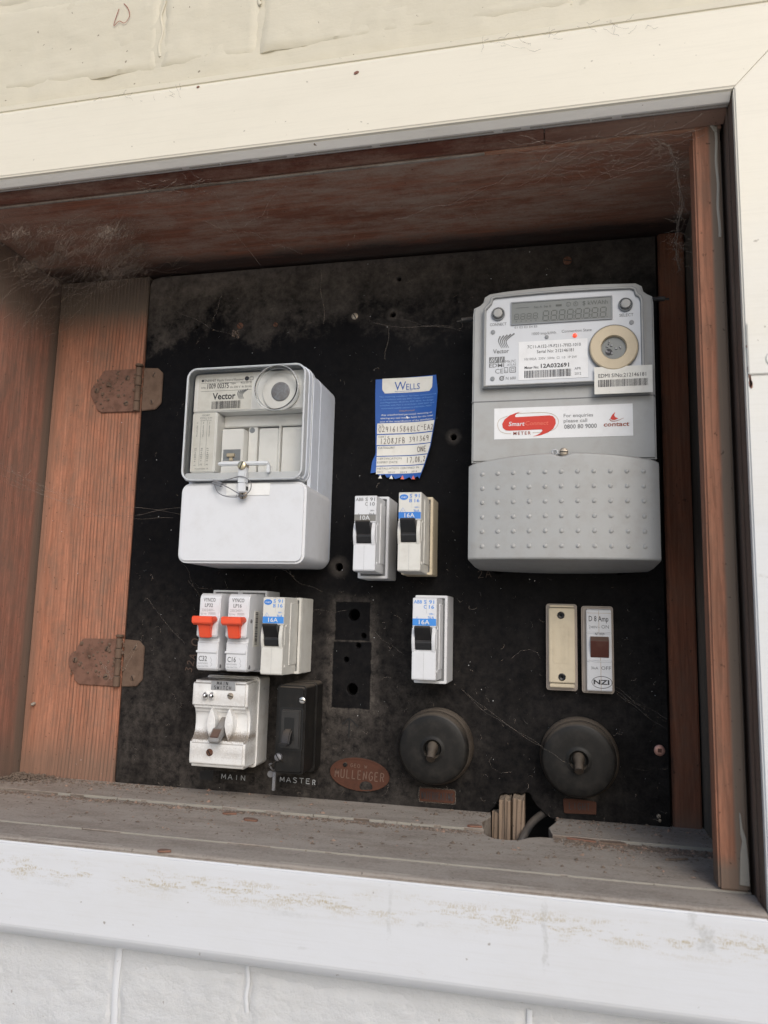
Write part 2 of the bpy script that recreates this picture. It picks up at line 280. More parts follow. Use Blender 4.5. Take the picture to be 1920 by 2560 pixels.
def panelmat():
    n = NT('black_dusty_panel'); x, y, z = n.xyz()
    big = n.noise(0.022, 5, 0.6, dist=0.4); med = n.noise(0.14, 5, 0.65); fine = n.noise(1.1, 5, 0.75)
    fib = n.noise(0.6, 6, 0.85, k=(1, 1, 0.5), dist=2.5)
    # dust: heavy along the top edge, a haze on the lower third, little in the middle
    topd = n.lin(n.op('ADD', n.op('ADD', z, n.op('MULTIPLY', n.op('SUBTRACT', big, 0.5), 130.0)), n.op('MULTIPLY', n.op('SUBTRACT', n.noise(0.12, 9, 0.82), 0.5), 110.0)), 398, 462)
    tl = n.op('MULTIPLY', n.lin(x, 330, 60), 1.0)
    topd = n.op('MULTIPLY', topd, n.op('MULTIPLY_ADD', tl, 0.55, 0.45))
    low = n.op('MULTIPLY', n.lin(n.op('ADD', z, n.op('MULTIPLY', big, 90.0)), 235, 110), n.op('MULTIPLY_ADD', n.lin(x, 330, 240), 0.7, 0.3))
    low = n.op('MULTIPLY', low, n.ramp(big, (0.3, 0.25), (0.6, 1.0)))
    # the rectangle where an old fuse sat keeps its cleaner face, with a dusty rim
    def rect(cx, cz, hx, hz):
        dx = n.op('SUBTRACT', n.op('ABSOLUTE', n.op('SUBTRACT', x, cx)), hx); dz = n.op('SUBTRACT', n.op('ABSOLUTE', n.op('SUBTRACT', z, cz)), hz)
        return n.op('MAXIMUM', dx, dz)
    r = n.op('MINIMUM', rect(210, 144, 14.6, 15.6), rect(210.5, 100, 16.2, 26.8))
    clean = n.lin(n.op('ADD', r, n.op('MULTIPLY', n.op('SUBTRACT', med, 0.5), 3.0)), -0.3, 0.5)
    rim = n.op('MULTIPLY', clean, n.lin(n.op('ADD', r, n.op('MULTIPLY', big, 8.0)), 13.0, 3.0))
    amt = n.op('ADD', n.op('MULTIPLY', low, 0.38), n.op('MULTIPLY', rim, 0.46))
    amt = n.op('MULTIPLY', amt, n.op('MULTIPLY_ADD', clean, 0.86, 0.14))
    tex = n.ramp(n.op('ADD', n.op('MULTIPLY', n.noise(0.13, 7, 0.78), 0.8), n.op('MULTIPLY', fine, 0.2)), (0.38, 0.0), (0.64, 1.0))
    amt = n.op('MULTIPLY', amt, n.op('MULTIPLY_ADD', tex, 1.15, 0.12))
    amt = n.op('ADD', amt, n.op('MULTIPLY', topd, n.op('MULTIPLY_ADD', tex, 0.55, 0.5)), clamp=True)
    hair = n.ramp(fib, (0.615, 0.0), (0.66, 1.0))
    hair = n.op('MULTIPLY', hair, n.op('MULTIPLY_ADD', n.op('ADD', low, topd), 0.25, 0.07))
    amt = n.op('ADD', amt, hair, clamp=True)
    c = n.mix(n.ramp(big, (0.35, 0.0), (0.65, 1.0)), (0.0025, 0.0027, 0.0035), (0.0045, 0.0048, 0.006))
    amt = n.op('ADD', amt, n.op('MULTIPLY', tex, 0.035), clamp=True)
    for (hx, hz, hr, ha) in ((238.0, 410.4, 8, .6), (242.8, 442.8, 7, .4), (292.8, 298.8, 8, .5), (196.6, 188.9, 11, .55), (203.6, 410.9, 8, .35), (94, 407, 11, .35), (400.5, 18.5, 8, .5)):
        dd = n.op('SQRT', n.op('ADD', n.op('POWER', n.op('SUBTRACT', x, hx), 2.0), n.op('POWER', n.op('SUBTRACT', z, hz), 2.0)))
        amt = n.op('MAXIMUM', amt, n.op('MULTIPLY', n.op('MULTIPLY', n.lin(n.op('ADD', dd, n.op('MULTIPLY', n.op('SUBTRACT', med, 0.5), 6.0)), hr, 2.5), n.op('MULTIPLY_ADD', tex, 0.6, 0.5)), ha))
    c = n.mix(amt, c, (0.15, 0.131, 0.115))
    sc = n.ramp(n.noise(0.8, 2, 0.5, off=(5, 5, 5)), (0.735, 0.0), (0.75, 1.0))
    c = n.mix(n.op('MULTIPLY', sc, 0.35), c, (0.3, 0.28, 0.25))
    arrow = n.op('MAXIMUM', 0.0, 0.0)
    return n.done(c, n.op('MULTIPLY_ADD', amt, 0.45, 0.5, clamp=True), n.bump(fine, 0.15, 0.12), spec=0.06)
M['panel'] = panelmat()

# ------------------------------------------------------------ geometry helpers (x right, y into the wall, z up, in mm)
def face2(bm, vs):
    try: return bm.faces.new(vs)
    except ValueError: return None

def prism(poly, a0, a1, bev=0.0, seg=2, axis='Y', edges='all'):
    """poly: 2D outline, extruded along axis. Y: (x,z); X: (y,z); Z: (x,y). a1 = front end for edges='front'"""
    bm = bmesh.new()
    f = {'Y': lambda p, a: (p[0], a, p[1]), 'X': lambda p, a: (a, p[0], p[1]), 'Z': lambda p, a: (p[0], p[1], a)}[axis]
    A = [bm.verts.new(f(p, a0)) for p in poly]; B = [bm.verts.new(f(p, a1)) for p in poly]
    n = len(poly)
    bm.faces.new(A); bm.faces.new(B[::-1])
    for i in range(n): bm.faces.new((A[i], B[i], B[(i + 1) % n], A[(i + 1) % n]))
    bmesh.ops.recalc_face_normals(bm, faces=bm.faces)
    if bev > 0:
        if edges == 'front': es = [e for e in bm.edges if e.verts[0] in B and e.verts[1] in B]
        else: es = [e for e in bm.edges if len(e.link_faces) == 2 and e.calc_face_angle() > 0.5]
        bmesh.ops.bevel(bm, geom=es, offset=bev, segments=seg, affect='EDGES', clamp_overlap=True)
    return bm

def box(x0, x1, y0, y1, z0, z1, bev=0.0, seg=2, edges='all'):
    return prism([(x0, z0), (x1, z0), (x1, z1), (x0, z1)], max(y0, y1), min(y0, y1), bev, seg, 'Y', edges)

def rr(x0, x1, z0, z1, r, n=5):
    P = []
    for cx, cz, a in ((x1 - r, z0 + r, -90), (x1 - r, z1 - r, 0), (x0 + r, z1 - r, 90), (x0 + r, z0 + r, 180)):
        for i in range(n + 1):
            t = math.radians(a + 90 * i / n); P.append((cx + r * math.cos(t), cz + r * math.sin(t)))
    return P

def circ(cx, cz, r, n=24, rz=None):
    return [(cx + r * math.cos(2 * math.pi * i / n), cz + (rz or r) * math.sin(2 * math.pi * i / n)) for i in range(n)]

def rpoly(cx, cz, rx, rz, ang, n=24):
    c, s = math.cos(ang), math.sin(ang)
    return [(cx + rx * math.cos(t) * c - rz * math.sin(t) * s, cz + rx * math.cos(t) * s + rz * math.sin(t) * c) for t in (2 * math.pi * i / n for i in range(n))]

def ring(outer, inner, y0, y1, bev=0.0):
    bm = bmesh.new(); n = len(outer)
    L = [[bm.verts.new((p[0], y, p[1])) for p in poly] for poly in (outer, inner) for y in (y0, y1)]
    O0, O1, I0, I1 = L
    for i in range(n):
        j = (i + 1) % n
        for a, b in ((O0, O1), (O1, I1), (I1, I0), (I0, O0)): bm.faces.new((a[i], a[j], b[j], b[i]))
    bmesh.ops.recalc_face_normals(bm, faces=bm.faces)
    if bev: bmesh.ops.bevel(bm, geom=[e for e in bm.edges if e.calc_face_angle() > 0.6 and e.verts[0].co.y == e.verts[1].co.y], offset=bev, segments=2, affect='EDGES', clamp_overlap=True)
    return bm

def lathe(cx, cz, prof, n=40, axis='Y'):
    """prof: (radius, y) pairs, turned about the line through (cx, cz) along Y"""
    bm = bmesh.new(); R = []
    for r, y in prof:
        R.append([bm.verts.new((cx, y, cz))] if r <= 0 else [bm.verts.new((cx + r * math.cos(2 * math.pi * i / n), y, cz + r * math.sin(2 * math.pi * i / n))) for i in range(n)])
    for a, b in zip(R, R[1:]):
        for i in range(n):
            j = (i + 1) % n
            q = [a[i % len(a)], a[j % len(a)], b[j % len(b)], b[i % len(b)]]
            q = list(dict.fromkeys(q))
            if len(q) > 2: face2(bm, q)
    bmesh.ops.recalc_face_normals(bm, faces=bm.faces)
    return bm

def tube(pts, r, n=6, taper=None):
    bm = bmesh.new(); pts = [Vector(p) for p in pts]; prev = None; N = len(pts)
    for k, p in enumerate(pts):
        d = (pts[min(k + 1, N - 1)] - pts[max(k - 1, 0)]).normalized()
        u = d.cross(Vector((0.13, 0.31, 0.94))); 
        if u.length < 1e-3: u = d.cross(Vector((1, 0, 0)))
        u.normalize(); v = d.cross(u); rad = r if taper is None else r * (1 + (taper - 1) * k / max(N - 1, 1))
        cur = [bm.verts.new(p + (u * math.cos(2 * math.pi * i / n) + v * math.sin(2 * math.pi * i / n)) * rad) for i in range(n)]
        if prev:
            for i in range(n): bm.faces.new((prev[i], prev[(i + 1) % n], cur[(i + 1) % n], cur[i]))
        else: bm.faces.new(cur[::-1])
        prev = cur
    bm.faces.new(prev); bmesh.ops.recalc_face_normals(bm, faces=bm.faces)
    return bm

def spline(P, n=6):
    out = []; P = [tuple(p) for p in P]
    Q = [P[0]] + P + [P[-1]]
    for i in range(1, len(Q) - 2):
        for k in range(n):
            t = k / n; a, b, c, d = Q[i - 1:i + 3]
            out.append(tuple(0.5 * (2 * b[j] + (c[j] - a[j]) * t + (2 * a[j] - 5 * b[j] + 4 * c[j] - d[j]) * t * t + (3 * b[j] - a[j] - 3 * c[j] + d[j]) * t ** 3) for j in range(len(b))))
    out.append(P[-1]); return out

def ribbon(pts, w, y, w1=None, caps=False):
    """flat stroke in the x-z plane at depth y, facing -y"""
    bm = bmesh.new(); prev = None; N = len(pts)
    for k, p in enumerate(pts):
        a = pts[max(k - 1, 0)]; b = pts[min(k + 1, N - 1)]; dx, dz = b[0] - a[0], b[1] - a[1]; L = math.hypot(dx, dz) or 1
        hw = (w if w1 is None else w + (w1 - w) * k / max(N - 1, 1)) / 2
        nx, nz = -dz / L * hw, dx / L * hw
        cur = (bm.verts.new((p[0] + nx, y, p[1] + nz)), bm.verts.new((p[0] - nx, y, p[1] - nz)))
        if prev: bm.faces.new((prev[0], prev[1], cur[1], cur[0]))
        prev = cur
    return bm

def flat(poly, y):
    bm = bmesh.new(); bm.faces.new([bm.verts.new((p[0], y, p[1])) for p in poly])
    bmesh.ops.recalc_face_normals(bm, faces=bm.faces)
    f = bm.faces[:][0] if bm.faces else None
    bm.normal_update()
    if f and f.normal.y > 0: bmesh.ops.reverse_faces(bm, faces=[f])
    return bm

def quad(x0, x1, z0, z1, y): return flat([(x0, z0), (x1, z0), (x1, z1), (x0, z1)], y)

_tc = bpy.data.curves.new('lettering_source', 'FONT'); _to = bpy.data.objects.new('lettering_source', _tc); COL.objects.link(_to)
_tc.resolution_u = 2
def _mesh_of(s, bold, space):
    _tc.body = s; _tc.size = 1; _tc.offset = bold; _tc.space_character = space
    dg = bpy.context.evaluated_depsgraph_get(); dg.update()
    return bpy.data.meshes.new_from_object(_to.evaluated_get(dg))
_m = _mesh_of('H', 0, 1); CAP = max(v.co.y for v in _m.vertices); bpy.data.meshes.remove(_m)

def text(s, x0, z0, h, y, x1=None, bold=0.0, shear=0.0, rot=0.0, slope=0.0, fn=None, space=1.0):
    """letters of cap height h whose baseline starts at (x0, z0); x1 fits the width"""
    me = _mesh_of(s, bold, space); bm = bmesh.new()
    if len(me.vertices):
        bm.from_mesh(me); xs = [v.co.x for v in bm.verts]; a, b = min(xs), max(xs); k = h / CAP
        kx = k if x1 is None else (x1 - x0) / (b - a)
        c, sn = math.cos(rot), math.sin(rot)
        for v in bm.verts:
            u = (v.co.x - a) * kx + shear * v.co.y * k; w = v.co.y * k + slope * u
            X, Z = x0 + u * c - w * sn, z0 + u * sn + w * c
            v.co = Vector((X, fn(X, Z) if fn else y, Z))
    bpy.data.meshes.remove(me); return bm

GL = {  # hand-drawn capitals and figures as strokes in a unit box
 '0': [[(.5,1),(.15,.8),(.08,.4),(.35,0),(.75,.08),(.9,.5),(.75,.92),(.5,1)]], '1': [[(.5,1),(.48,0)]],
 '2': [[(.1,.8),(.4,1),(.75,.85),(.6,.5),(.1,.02),(.35,.06),(.95,.05)]],
 '3': [[(.15,.95),(.75,.95),(.45,.58),(.8,.4),(.7,.08),(.15,.02)]], '4': [[(.55,1),(.1,.35),(.95,.4)], [(.7,.75),(.6,-.1)]],
 '5': [[(.85,1),(.3,.97),(.22,.58),(.7,.55),(.75,.15),(.15,0)]], '6': [[(.75,1),(.25,.6),(.15,.15),(.6,0),(.8,.3),(.5,.48),(.2,.3)]],
 '7': [[(.1,.95),(.85,.95),(.4,0)]], '8': [[(.8,.9),(.35,.95),(.25,.7),(.75,.35),(.55,.02),(.2,.15),(.35,.5),(.8,.9)]],
 '9': [[(.8,.85),(.35,.98),(.15,.6),(.65,.5),(.82,.85),(.65,0)]], '-': [[(.15,.62),(.85,.66)]], ',': [[(.5,.15),(.35,-.15)]],
 'A': [[(.05,0),(.5,1)], [(.5,1),(.95,0)], [(.2,.35),(.8,.35)]], 'B': [[(.15,0),(.15,1),(.7,.9),(.55,.55),(.15,.5)], [(.15,.5),(.8,.4),(.7,.02),(.15,0)]],
 'C': [[(.9,.9),(.4,1),(.1,.5),(.4,0),(.9,.12)]], 'E': [[(.85,1),(.15,1)], [(.15,1),(.15,0)], [(.15,0),(.85,0)], [(.15,.52),(.7,.52)]],
 'F': [[(.9,1),(.2,1)], [(.2,1),(.2,0)], [(.2,.5),(.75,.52)]], 'G': [[(.9,.85),(.5,1),(.1,.5),(.45,0),(.9,.2)], [(.9,.2),(.9,.48),(.55,.48)]],
 'H': [[(.15,0),(.15,1)], [(.85,0),(.85,1)], [(.15,.5),(.85,.5)]], 'I': [[(.5,0),(.5,1)]], 'J': [[(.3,1),(.9,1)], [(.6,1),(.6,.2),(.3,0),(.05,.2)]],
 'L': [[(.2,1),(.15,0)], [(.15,0),(.85,.02)]], 'M': [[(.08,0),(.12,1)], [(.12,1),(.5,.25)], [(.5,.25),(.88,1)], [(.88,1),(.92,0)]],
 'N': [[(.12,0),(.12,1)], [(.12,1),(.85,0)], [(.85,0),(.85,1)]], 'O': [[(.5,1),(.1,.75),(.1,.25),(.5,0),(.9,.25),(.9,.75),(.5,1)]],
 'R': [[(.15,0),(.15,1)], [(.15,1),(.8,.9),(.75,.55),(.15,.5)], [(.5,.5),(.88,0)]], 'S': [[(.85,.88),(.4,1),(.15,.75),(.8,.35),(.6,0),(.12,.12)]],
 'T': [[(.05,1),(.95,1)], [(.5,1),(.5,0)]], 'U': [[(.12,1),(.15,.15),(.5,0),(.85,.15),(.88,1)]], 'V': [[(.1,1),(.5,0)], [(.5,0),(.9,1)]],
 'W': [[(.03,1),(.28,0)], [(.28,0),(.5,.8)], [(.5,.8),(.72,0)], [(.72,0),(.97,1)]], 'v': [[(.1,.6),(.4,0)], [(.4,0),(.8,.65)]],
 'e': [[(.15,.3),(.8,.35),(.5,.6),(.1,.3),(.4,0),(.85,.1)]], 'n': [[(.1,.6),(.12,0)], [(.12,.4),(.5,.6),(.75,.4),(.8,0)]], ' ': []}
def strokes(s, x0, z0, h, y, x1, w=0.4, rot=0.0, slope=0.0, fn=None, gap=0.25, jit=0.0):
    bm = bmesh.new(); n = len(s); cw = (x1 - x0) / (n - gap) if n > 1 else (x1 - x0); c, sn = math.cos(rot), math.sin(rot)
    for i, ch in enumerate(s):
        dz = random.uniform(-jit, jit)
        for st in GL.get(ch, []):
            pts = spline(st, 5) if len(st) > 2 else st
            pts = [((x0 + cw * (i + (1 - gap) * u)) - x0, h * v + dz) for u, v in pts]
            pts = [(x0 + u * c - (v + slope * u) * sn, z0 + u * sn + (v + slope * u) * c) for u, v in pts]
            r = ribbon(pts, w, y)
            if fn:
                for v in r.verts: v.co.y = fn(v.co.x, v.co.z)
            join(bm, r)
    return bm

def join(a, *bs):
    for b in bs:
        me = bpy.data.meshes.new('tmp'); b.to_mesh(me); a.from_mesh(me); bpy.data.meshes.remove(me); b.free()
    return a

def merged(*bs):
    a = bmesh.new(); return join(a, *bs)

def move(bm, dx=0, dy=0, dz=0):
    for v in bm.verts: v.co += Vector((dx, dy, dz))
    return bm

def rotate(bm, ang, axis, c):
    bmesh.ops.rotate(bm, verts=bm.verts, cent=Vector(c), matrix=Matrix.Rotation(ang, 3, axis)); return bm

def build(name, bm, m, parent=None, org=None, smooth=True, ang=40):
    me = bpy.data.meshes.new(name)
    o_ = Vector(parent['_o']) if parent is not None else Vector(org or (0, 0, 0))
    for v in bm.verts: v.co = (v.co - o_) * K
    bm.to_mesh(me); bm.free(); me.materials.append(M[m])
    if smooth and len(me.polygons):
        me.polygons.foreach_set('use_smooth', [True] * len(me.polygons)); me.set_sharp_from_angle(angle=math.radians(ang))
    ob = bpy.data.objects.new(name, me); COL.objects.link(ob)
    if parent is not None: ob.parent = parent
    else: ob.location = o_ * K
    if smooth and len(me.polygons) < 4000:
        wnm = ob.modifiers.new('weighted_normal', 'WEIGHTED_NORMAL'); wnm.keep_sharp = True; wnm.weight = 80
    ob['_o'] = tuple(o_)
    return ob

def tag(o, label=None, cat=None, group=None, kind=None):
    if label: o['label'] = label
    if cat: o['category'] = cat
    if group: o['group'] = group
    if kind: o['kind'] = kind
    return o

def thing(name, label, cat, org, group=None):
    o = bpy.data.objects.new(name, None); COL.objects.link(o); o.location = Vector(org) * K; o.empty_display_size = 0.01
    o['_o'] = tuple(org); return tag(o, label, cat, group)

def copy_tree(o, delta, parent=None):
    c = o.copy(); COL.objects.link(c)
    if parent is not None: c.parent = parent
    else: c.location = o.location + Vector(delta) * K
    for ch in list(o.children): copy_tree(ch, delta, c)
    return c

def screw(cx, cz, y, r, m, parent, slot=None, h=1.2, name='screw', cross=False):
    """domed head with a real slot"""
    prof = [(r, y), (r, y - h * 0.45), (r * 0.85, y - h * 0.85), (r * 0.5, y - h), (0, y - h * 1.02)]
    o = build(name, lathe(cx, cz, prof, 16), m, parent)
    a = slot if slot is not None else random.uniform(0, 3.1)
    s = rotate(box(cx - r * 0.92, cx + r * 0.92, y - h * 0.7, y - h * 1.06, cz - r * 0.13, cz + r * 0.13), a, 'Y', (cx, 0, cz))
    build('slot', s, 'void', o if parent is not None else None)
    return o

# ------------------------------------------------------------ the setting: painted wall, timber frame, recess
bounce_ground = bmesh.new(); bounce_ground.faces.new([bounce_ground.verts.new(p) for p in ((-30000, -30000, -1400), (30000, -30000, -1400), (30000, 300, -1400), (-30000, 300, -1400))])  # unseen sheet added below the wall only to bounce light up
def concrete():
    n = NT('pale_concrete'); f = n.noise(0.01, 6, 0.7); return n.done(n.mix(f, (0.46, 0.44, 0.41), (0.56, 0.54, 0.50)), 0.9, n.bump(f, 0.3, 2))
M['concrete'] = concrete()
tag(build('ground', bounce_ground, 'concrete', smooth=False), 'pale concrete ground in front of the wall', None, kind='structure')

def slab(x0, x1, z0, z1, y, th, amp, seed, step=6.0, rnd=4.0):
    """a brick or mortar face with lumpy paint: real relief on a grid, rounded at the rim"""
    bm = bmesh.new(); nx = max(2, int((x1 - x0) / step)); nz = max(2, int((z1 - z0) / step)); G = []
    from mathutils import noise as N
    for j in range(nz + 1):
        row = []
        for i in range(nx + 1):
            x = x0 + (x1 - x0) * i / nx; z = z0 + (z1 - z0) * j / nz
            e = min(x - x0, x1 - x, z - z0, z1 - z); rd = max(0.0, 1 - e / rnd) ** 2 * rnd * 0.45
            w = N.fractal(Vector((x * 0.02, seed, z * 0.03)), 0.9, 2.1, 5) * amp + max(0, N.fractal(Vector((x * 0.09, seed + 9, z * 0.12)), 0.8, 2, 3)) * amp * 0.9
            row.append(bm.verts.new((x + N.noise(Vector((z * 0.05, seed, 1))) * 1.5 * (i in (0, nx)), y + rd - w, z + N.noise(Vector((x * 0.03, seed, 7))) * 2.0 * (j in (0, nz)))))
        G.append(row)
    for j in range(nz):
        for i in range(nx): bm.faces.new((G[j][i], G[j][i + 1], G[j + 1][i + 1], G[j + 1][i]))
    rim = [G[0][i] for i in range(nx + 1)] + [G[j][nx] for j in range(1, nz + 1)] + [G[nz][i] for i in range(nx - 1, -1, -1)] + [G[j][0] for j in range(nz - 1, 0, -1)]
    bk = [bm.verts.new((v.co.x, y + th, v.co.z)) for v in rim]
    for i in range(len(rim)): bm.faces.new((rim[i], bk[i], bk[(i + 1) % len(rim)], rim[(i + 1) % len(rim)]))
    bm.faces.new(bk[::-1]); bmesh.ops.recalc_face_normals(bm, faces=bm.faces)
    return bm

up = thing('brick_wall', 'cream painted brick wall above the timber frame', 'wall', (0, -136, 0))
def mortar(x0, x1, z0, z1, seed, mat, par):
    build('mortar', slab(x0, x1, z0, z1, (-136.7 if z0 > 0 else -137.1), 30, 1.6, seed, 5.0, 1.0), mat, par)
mortar(-420, 760, 541, 760, 3.3, 'cream_brick', up)
for i, (a, b, z0, z1) in enumerate([(-152, 76, 565.5, 640), (80, 158, 565.5, 640), (162, 390, 565.5, 640), (394, 622, 565.5, 640), (-384, -156, 565.5, 640), (-270, -40, 645, 719), (-36, 194, 645, 719), (198, 428, 645, 719), (-420, -274, 645, 719)]):
    build('brick', slab(a, b, z0, z1, -137.6, 3.0, 1.1, 11.7 * i + 2, 3.5, 3.5), 'cream_brick', up)
lo = thing('brick_wall', 'whitish painted brick wall below the timber frame', 'wall', (0, -136, 0))
mortar(-420, 760, -300, -66, 8.1, 'grey_brick', lo)
for i, (a, b, z0, z1) in enumerate([(-140, 93.5, -147, -76), (98.5, 184, -147, -76), (188, 357, -147, -76), (362, 590, -147, -76), (-370, -145, -147, -76), (-260, -30, -225, -153), (-25, 205, -225, -153), (210, 440, -225, -153)]):
    build('brick', slab(a, b, z0, z1, -137.6, 3.0, 1.3, 7.3 * i + 70, 3.2, 3.5), 'grey_brick', lo)
drip = bmesh.new()
for (x, za, zb, w) in [(96, -70, -152, 5.0), (186.5, -70, -98, 2.8), (359.5, -74, -150, 3.4)]:
    pts = [(x + math.sin(k * .7 + x) * 0.5, -138.2, za + (zb - za) * k / 14) for k in range(15)]
    join(drip, tube([(p[0], p[1] + 0.6, p[2]) for p in pts], w * 0.5, 8))
for q in drip.verts: q.co.y = -137.9 + (q.co.y + 137.9) * .45
build('filler_ridge', drip, 'white_rail', lo)
dr2 = bmesh.new()
for (x, za, zb, w) in [(78, 575, 640, 2.2), (160, 606, 640, 2.6), (118, 566, 571, 2)]:
    join(dr2, tube([(x + math.sin(k * 1.1 + x) * 1.3, -137.6, za + (zb - za) * k / 14) for k in range(15)], w * 0.5, 8))
for q in dr2.verts: q.co.y = -137.6 + (q.co.y + 137.6) * .5
build('filler_ridge', dr2, 'cream_brick', up)
# faint red squiggle left on the cream wall
dd = ribbon(spline([(40, 622), (36.5, 608), (41, 611), (46, 608.5), (50, 614), (48, 621), (44, 626)], 6), 0.55, -139.0)
build('red_scribble', dd, 'ink_maroon', up)

fr = thing('cabinet_frame', 'cream and white painted timber architrave around the open meter recess', 'frame', (0, 0, 0))
F0 = -155.0
def railx(name, prof, x0, x1, m, nrm=0): build(name, prism(prof, x0, x1, 0.9, 2, 'X'), m, fr)
# top rail: cut by the mitre on the right
def mitre_top():
    prof = [(-134, 476.8), (-153.4, 476.0), (F0, 477.4), (F0, 530.5), (-152.5, 533.6), (-134, 534.0)]
    bm = bmesh.new(); L = [bm.verts.new((-420, y, z)) for y, z in prof]; Rr = [bm.verts.new((484.6 + (z - 476) * 0.93, y, z)) for y, z in prof]; n = len(prof)
    bm.faces.new(L); bm.faces.new(Rr[::-1])
    for i in range(n): bm.faces.new((L[i], L[(i + 1) % n], Rr[(i + 1) % n], Rr[i]))
    bmesh.ops.recalc_face_normals(bm, faces=bm.faces)
    bmesh.ops.bevel(bm, geom=[e for e in bm.edges if abs(e.verts[0].co.x - e.verts[1].co.x) > 50 and e.calc_face_angle() > 0.3], offset=0.9, segments=3, affect='EDGES')
    return bm
build('top_rail', mitre_top(), 'cream_rail', fr)
railx('weather_strip', [(-134, 534.6), (-147, 534.6), (-149.5, 537), (-147, 544), (-134, 551)], -420, 760, 'cream_brick')
build('bottom_rail', prism([(-134, -31), (-150, -8), (-157.0, -4.9), (-159.0, -5.4), (-159.4, -9), (-158.5, -57), (-155, -62.5), (-148, -66.5), (-139, -68.5), (-134, -69)], -420, 484.8, 1.2, 3, 'X'), 'white_rail', fr)
st = bmesh.new()
sp = [(485.4, -74), (560, -74), (560, 590), (485.4 + 114 * 0.93, 590), (485.4, 476.6)]
st = prism(sp, -149.5, F0 - 0.6, 1.0, 3, 'Y')
build('right_stile', st, 'stile', fr)
# grey, weathered underside strip of the top rail
build('reveal_strip', prism([(-134, 475.2), (-141.6, 474.0), (-146.0, 472.0), (-148.5, 472.0), (-153.0, 475.9), (-134, 476.4)], -420, 484.5, 0.25, 1, 'X'), 'grey_reveal', fr)
e1 = bmesh.new(); random.seed(3)
x = -300.0
while x < 484:
    L = random.uniform(8, 45); join(e1, box(x, min(x + L, 484), -145.6, -147.2, 471.6, 472.4 + random.uniform(0, .4), 0.15, 1)); x += L + random.choice([0.3, 1, 6])
build('paint_edge', e1, 'worn_edge', fr)
# painted-over hinge leaf on the right stile
hl = build('hinge_leaf', merged(box(486.6, 545, F0 - 0.6, F0 - 1.9, 292.2, 323.8, 0.5, 2)), 'stile', fr)
build('screw', lathe(503, 318.5, [(5.2, F0 - 1.7), (4.4, F0 - 2.6), (1.5, F0 - 2.2), (0, F0 - 2.2)], 18), 'stile', hl)
build('screw', lathe(500.5, 301, [(5.0, F0 - 1.7), (4.2, F0 - 2.7), (1.5, F0 - 2.1), (0, F0 - 2.1)], 18), 'stile', hl)
ch = bmesh.new(); random.seed(12)
for k in range(14):
    zz = random.uniform(286, 312); join(ch, prism(rpoly(486.9 + random.uniform(0, 1.2), zz, random.uniform(.4, 1.1), random.uniform(1, 3.0), random.uniform(-.3, .3), 7), F0 - 0.5, F0 - 0.9))
for (cx, cz, a, b) in [(243, 523.0, 1.9, 1.0), (122.5, 529.6, 1.2, .7)]: join(ch, prism(rpoly(cx, cz, a, b, .3, 9), F0 + 0.2, F0 - 0.6))
build('bare_chip', ch, 'redpaint', fr)

# timber recess
rc = thing('meter_recess', 'dusty dark timber box recess that holds the switchboard', 'cabinet', (0, 0, 0))
build('back_board', box(-120, 500, 42, 50, -60, 490), 'cavity', rc)
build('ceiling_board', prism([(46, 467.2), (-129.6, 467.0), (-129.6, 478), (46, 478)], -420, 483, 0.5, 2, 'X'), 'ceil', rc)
build('ceiling_fillet', prism([(-130.2, 469.2), (-141.0, 471.6), (-141.0, 474.0), (-130.2, 476.0)], -420, 370.5, 0.4, 2, 'X'), 'fillet', rc)
build('ceiling_fillet', prism([(-130.2, 469.0), (-140.8, 471.2), (-140.8, 474.0), (-130.2, 476.0)], 371.0, 484.3, 0.4, 2, 'X'), 'fillet', rc)
build('fillet_edge', prism([(-129.2, 466.6), (-131.0, 466.7), (-131.2, 468.0), (-129.2, 468.0)], -420, 330, 0.2, 1, 'X'), 'sill', rc)
build('left_back_plank', box(-96.2, -1.2, 12, 0.4, -3, 465, 0.8, 2), 'plank', rc)
build('left_side_board', box(-112, -98.2, 46, -131, -3, 466.6, 0.6, 2), 'side', rc)
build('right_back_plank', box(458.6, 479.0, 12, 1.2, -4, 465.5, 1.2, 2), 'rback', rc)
build('right_side_board', box(480.4, 492, 46, -117, -5, 466.8, 0.6, 2), 'rside', rc)
build('stop_post', box(465.6, 482.0, -113, -130, -1.5, 474.0, 1.3, 3), 'post', rc)
dk = bmesh.new(); random.seed(5)
def drip2(pts, w):
    b = bmesh.new()
    join(b, tube([(x, -130.2 + 0.35, z) for x, z in pts], w, 8)); return b
join(dk, drip2([(479.3 + math.sin(k * .8) * .35, 468 - k * 4.0) for k in range(20)], .85), drip2([(474.8 + k * 1.1, 471.5 - k * 1.3 + math.sin(k)) for k in range(5)], 1.2))
for v in dk.verts: v.co.y = -130.0 + (v.co.y + 130.0) * 0.5
build('paint_drip', dk, 'worn_edge', rc)
dk2 = prism([(478.2, 2.5), (483.6, 2.2), (483.4, 16), (482.6, 28), (481.0, 33), (480.2, 41), (479.4, 42), (479.6, 30), (480.4, 26), (479.2, 20)], -129.9, -130.8, 0.3, 1)
for v in dk2.verts: v.co.x = min(v.co.x - 1.8, 481.8)
build('old_putty', dk2, 'worn_edge', rc)
build('right_jamb', merged(box(484.9, 500, -117.5, -149.3, -5, 474.5, 0.5, 2), box(483.9, 484.85, -136, -141, -4.5, 474, 0.4, 2)), 'jamb', rc)
build('head_block', box(-420, 540, 50, -133.5, 478.6, 533, 0), 'cavity', rc)  # unseen box added to keep sky out of the gap over the post
build('side_block', box(492.3, 540, 46, -117, -60, 478, 0), 'cavity', rc)  # unseen filler added behind the side board, also against sky leaking in
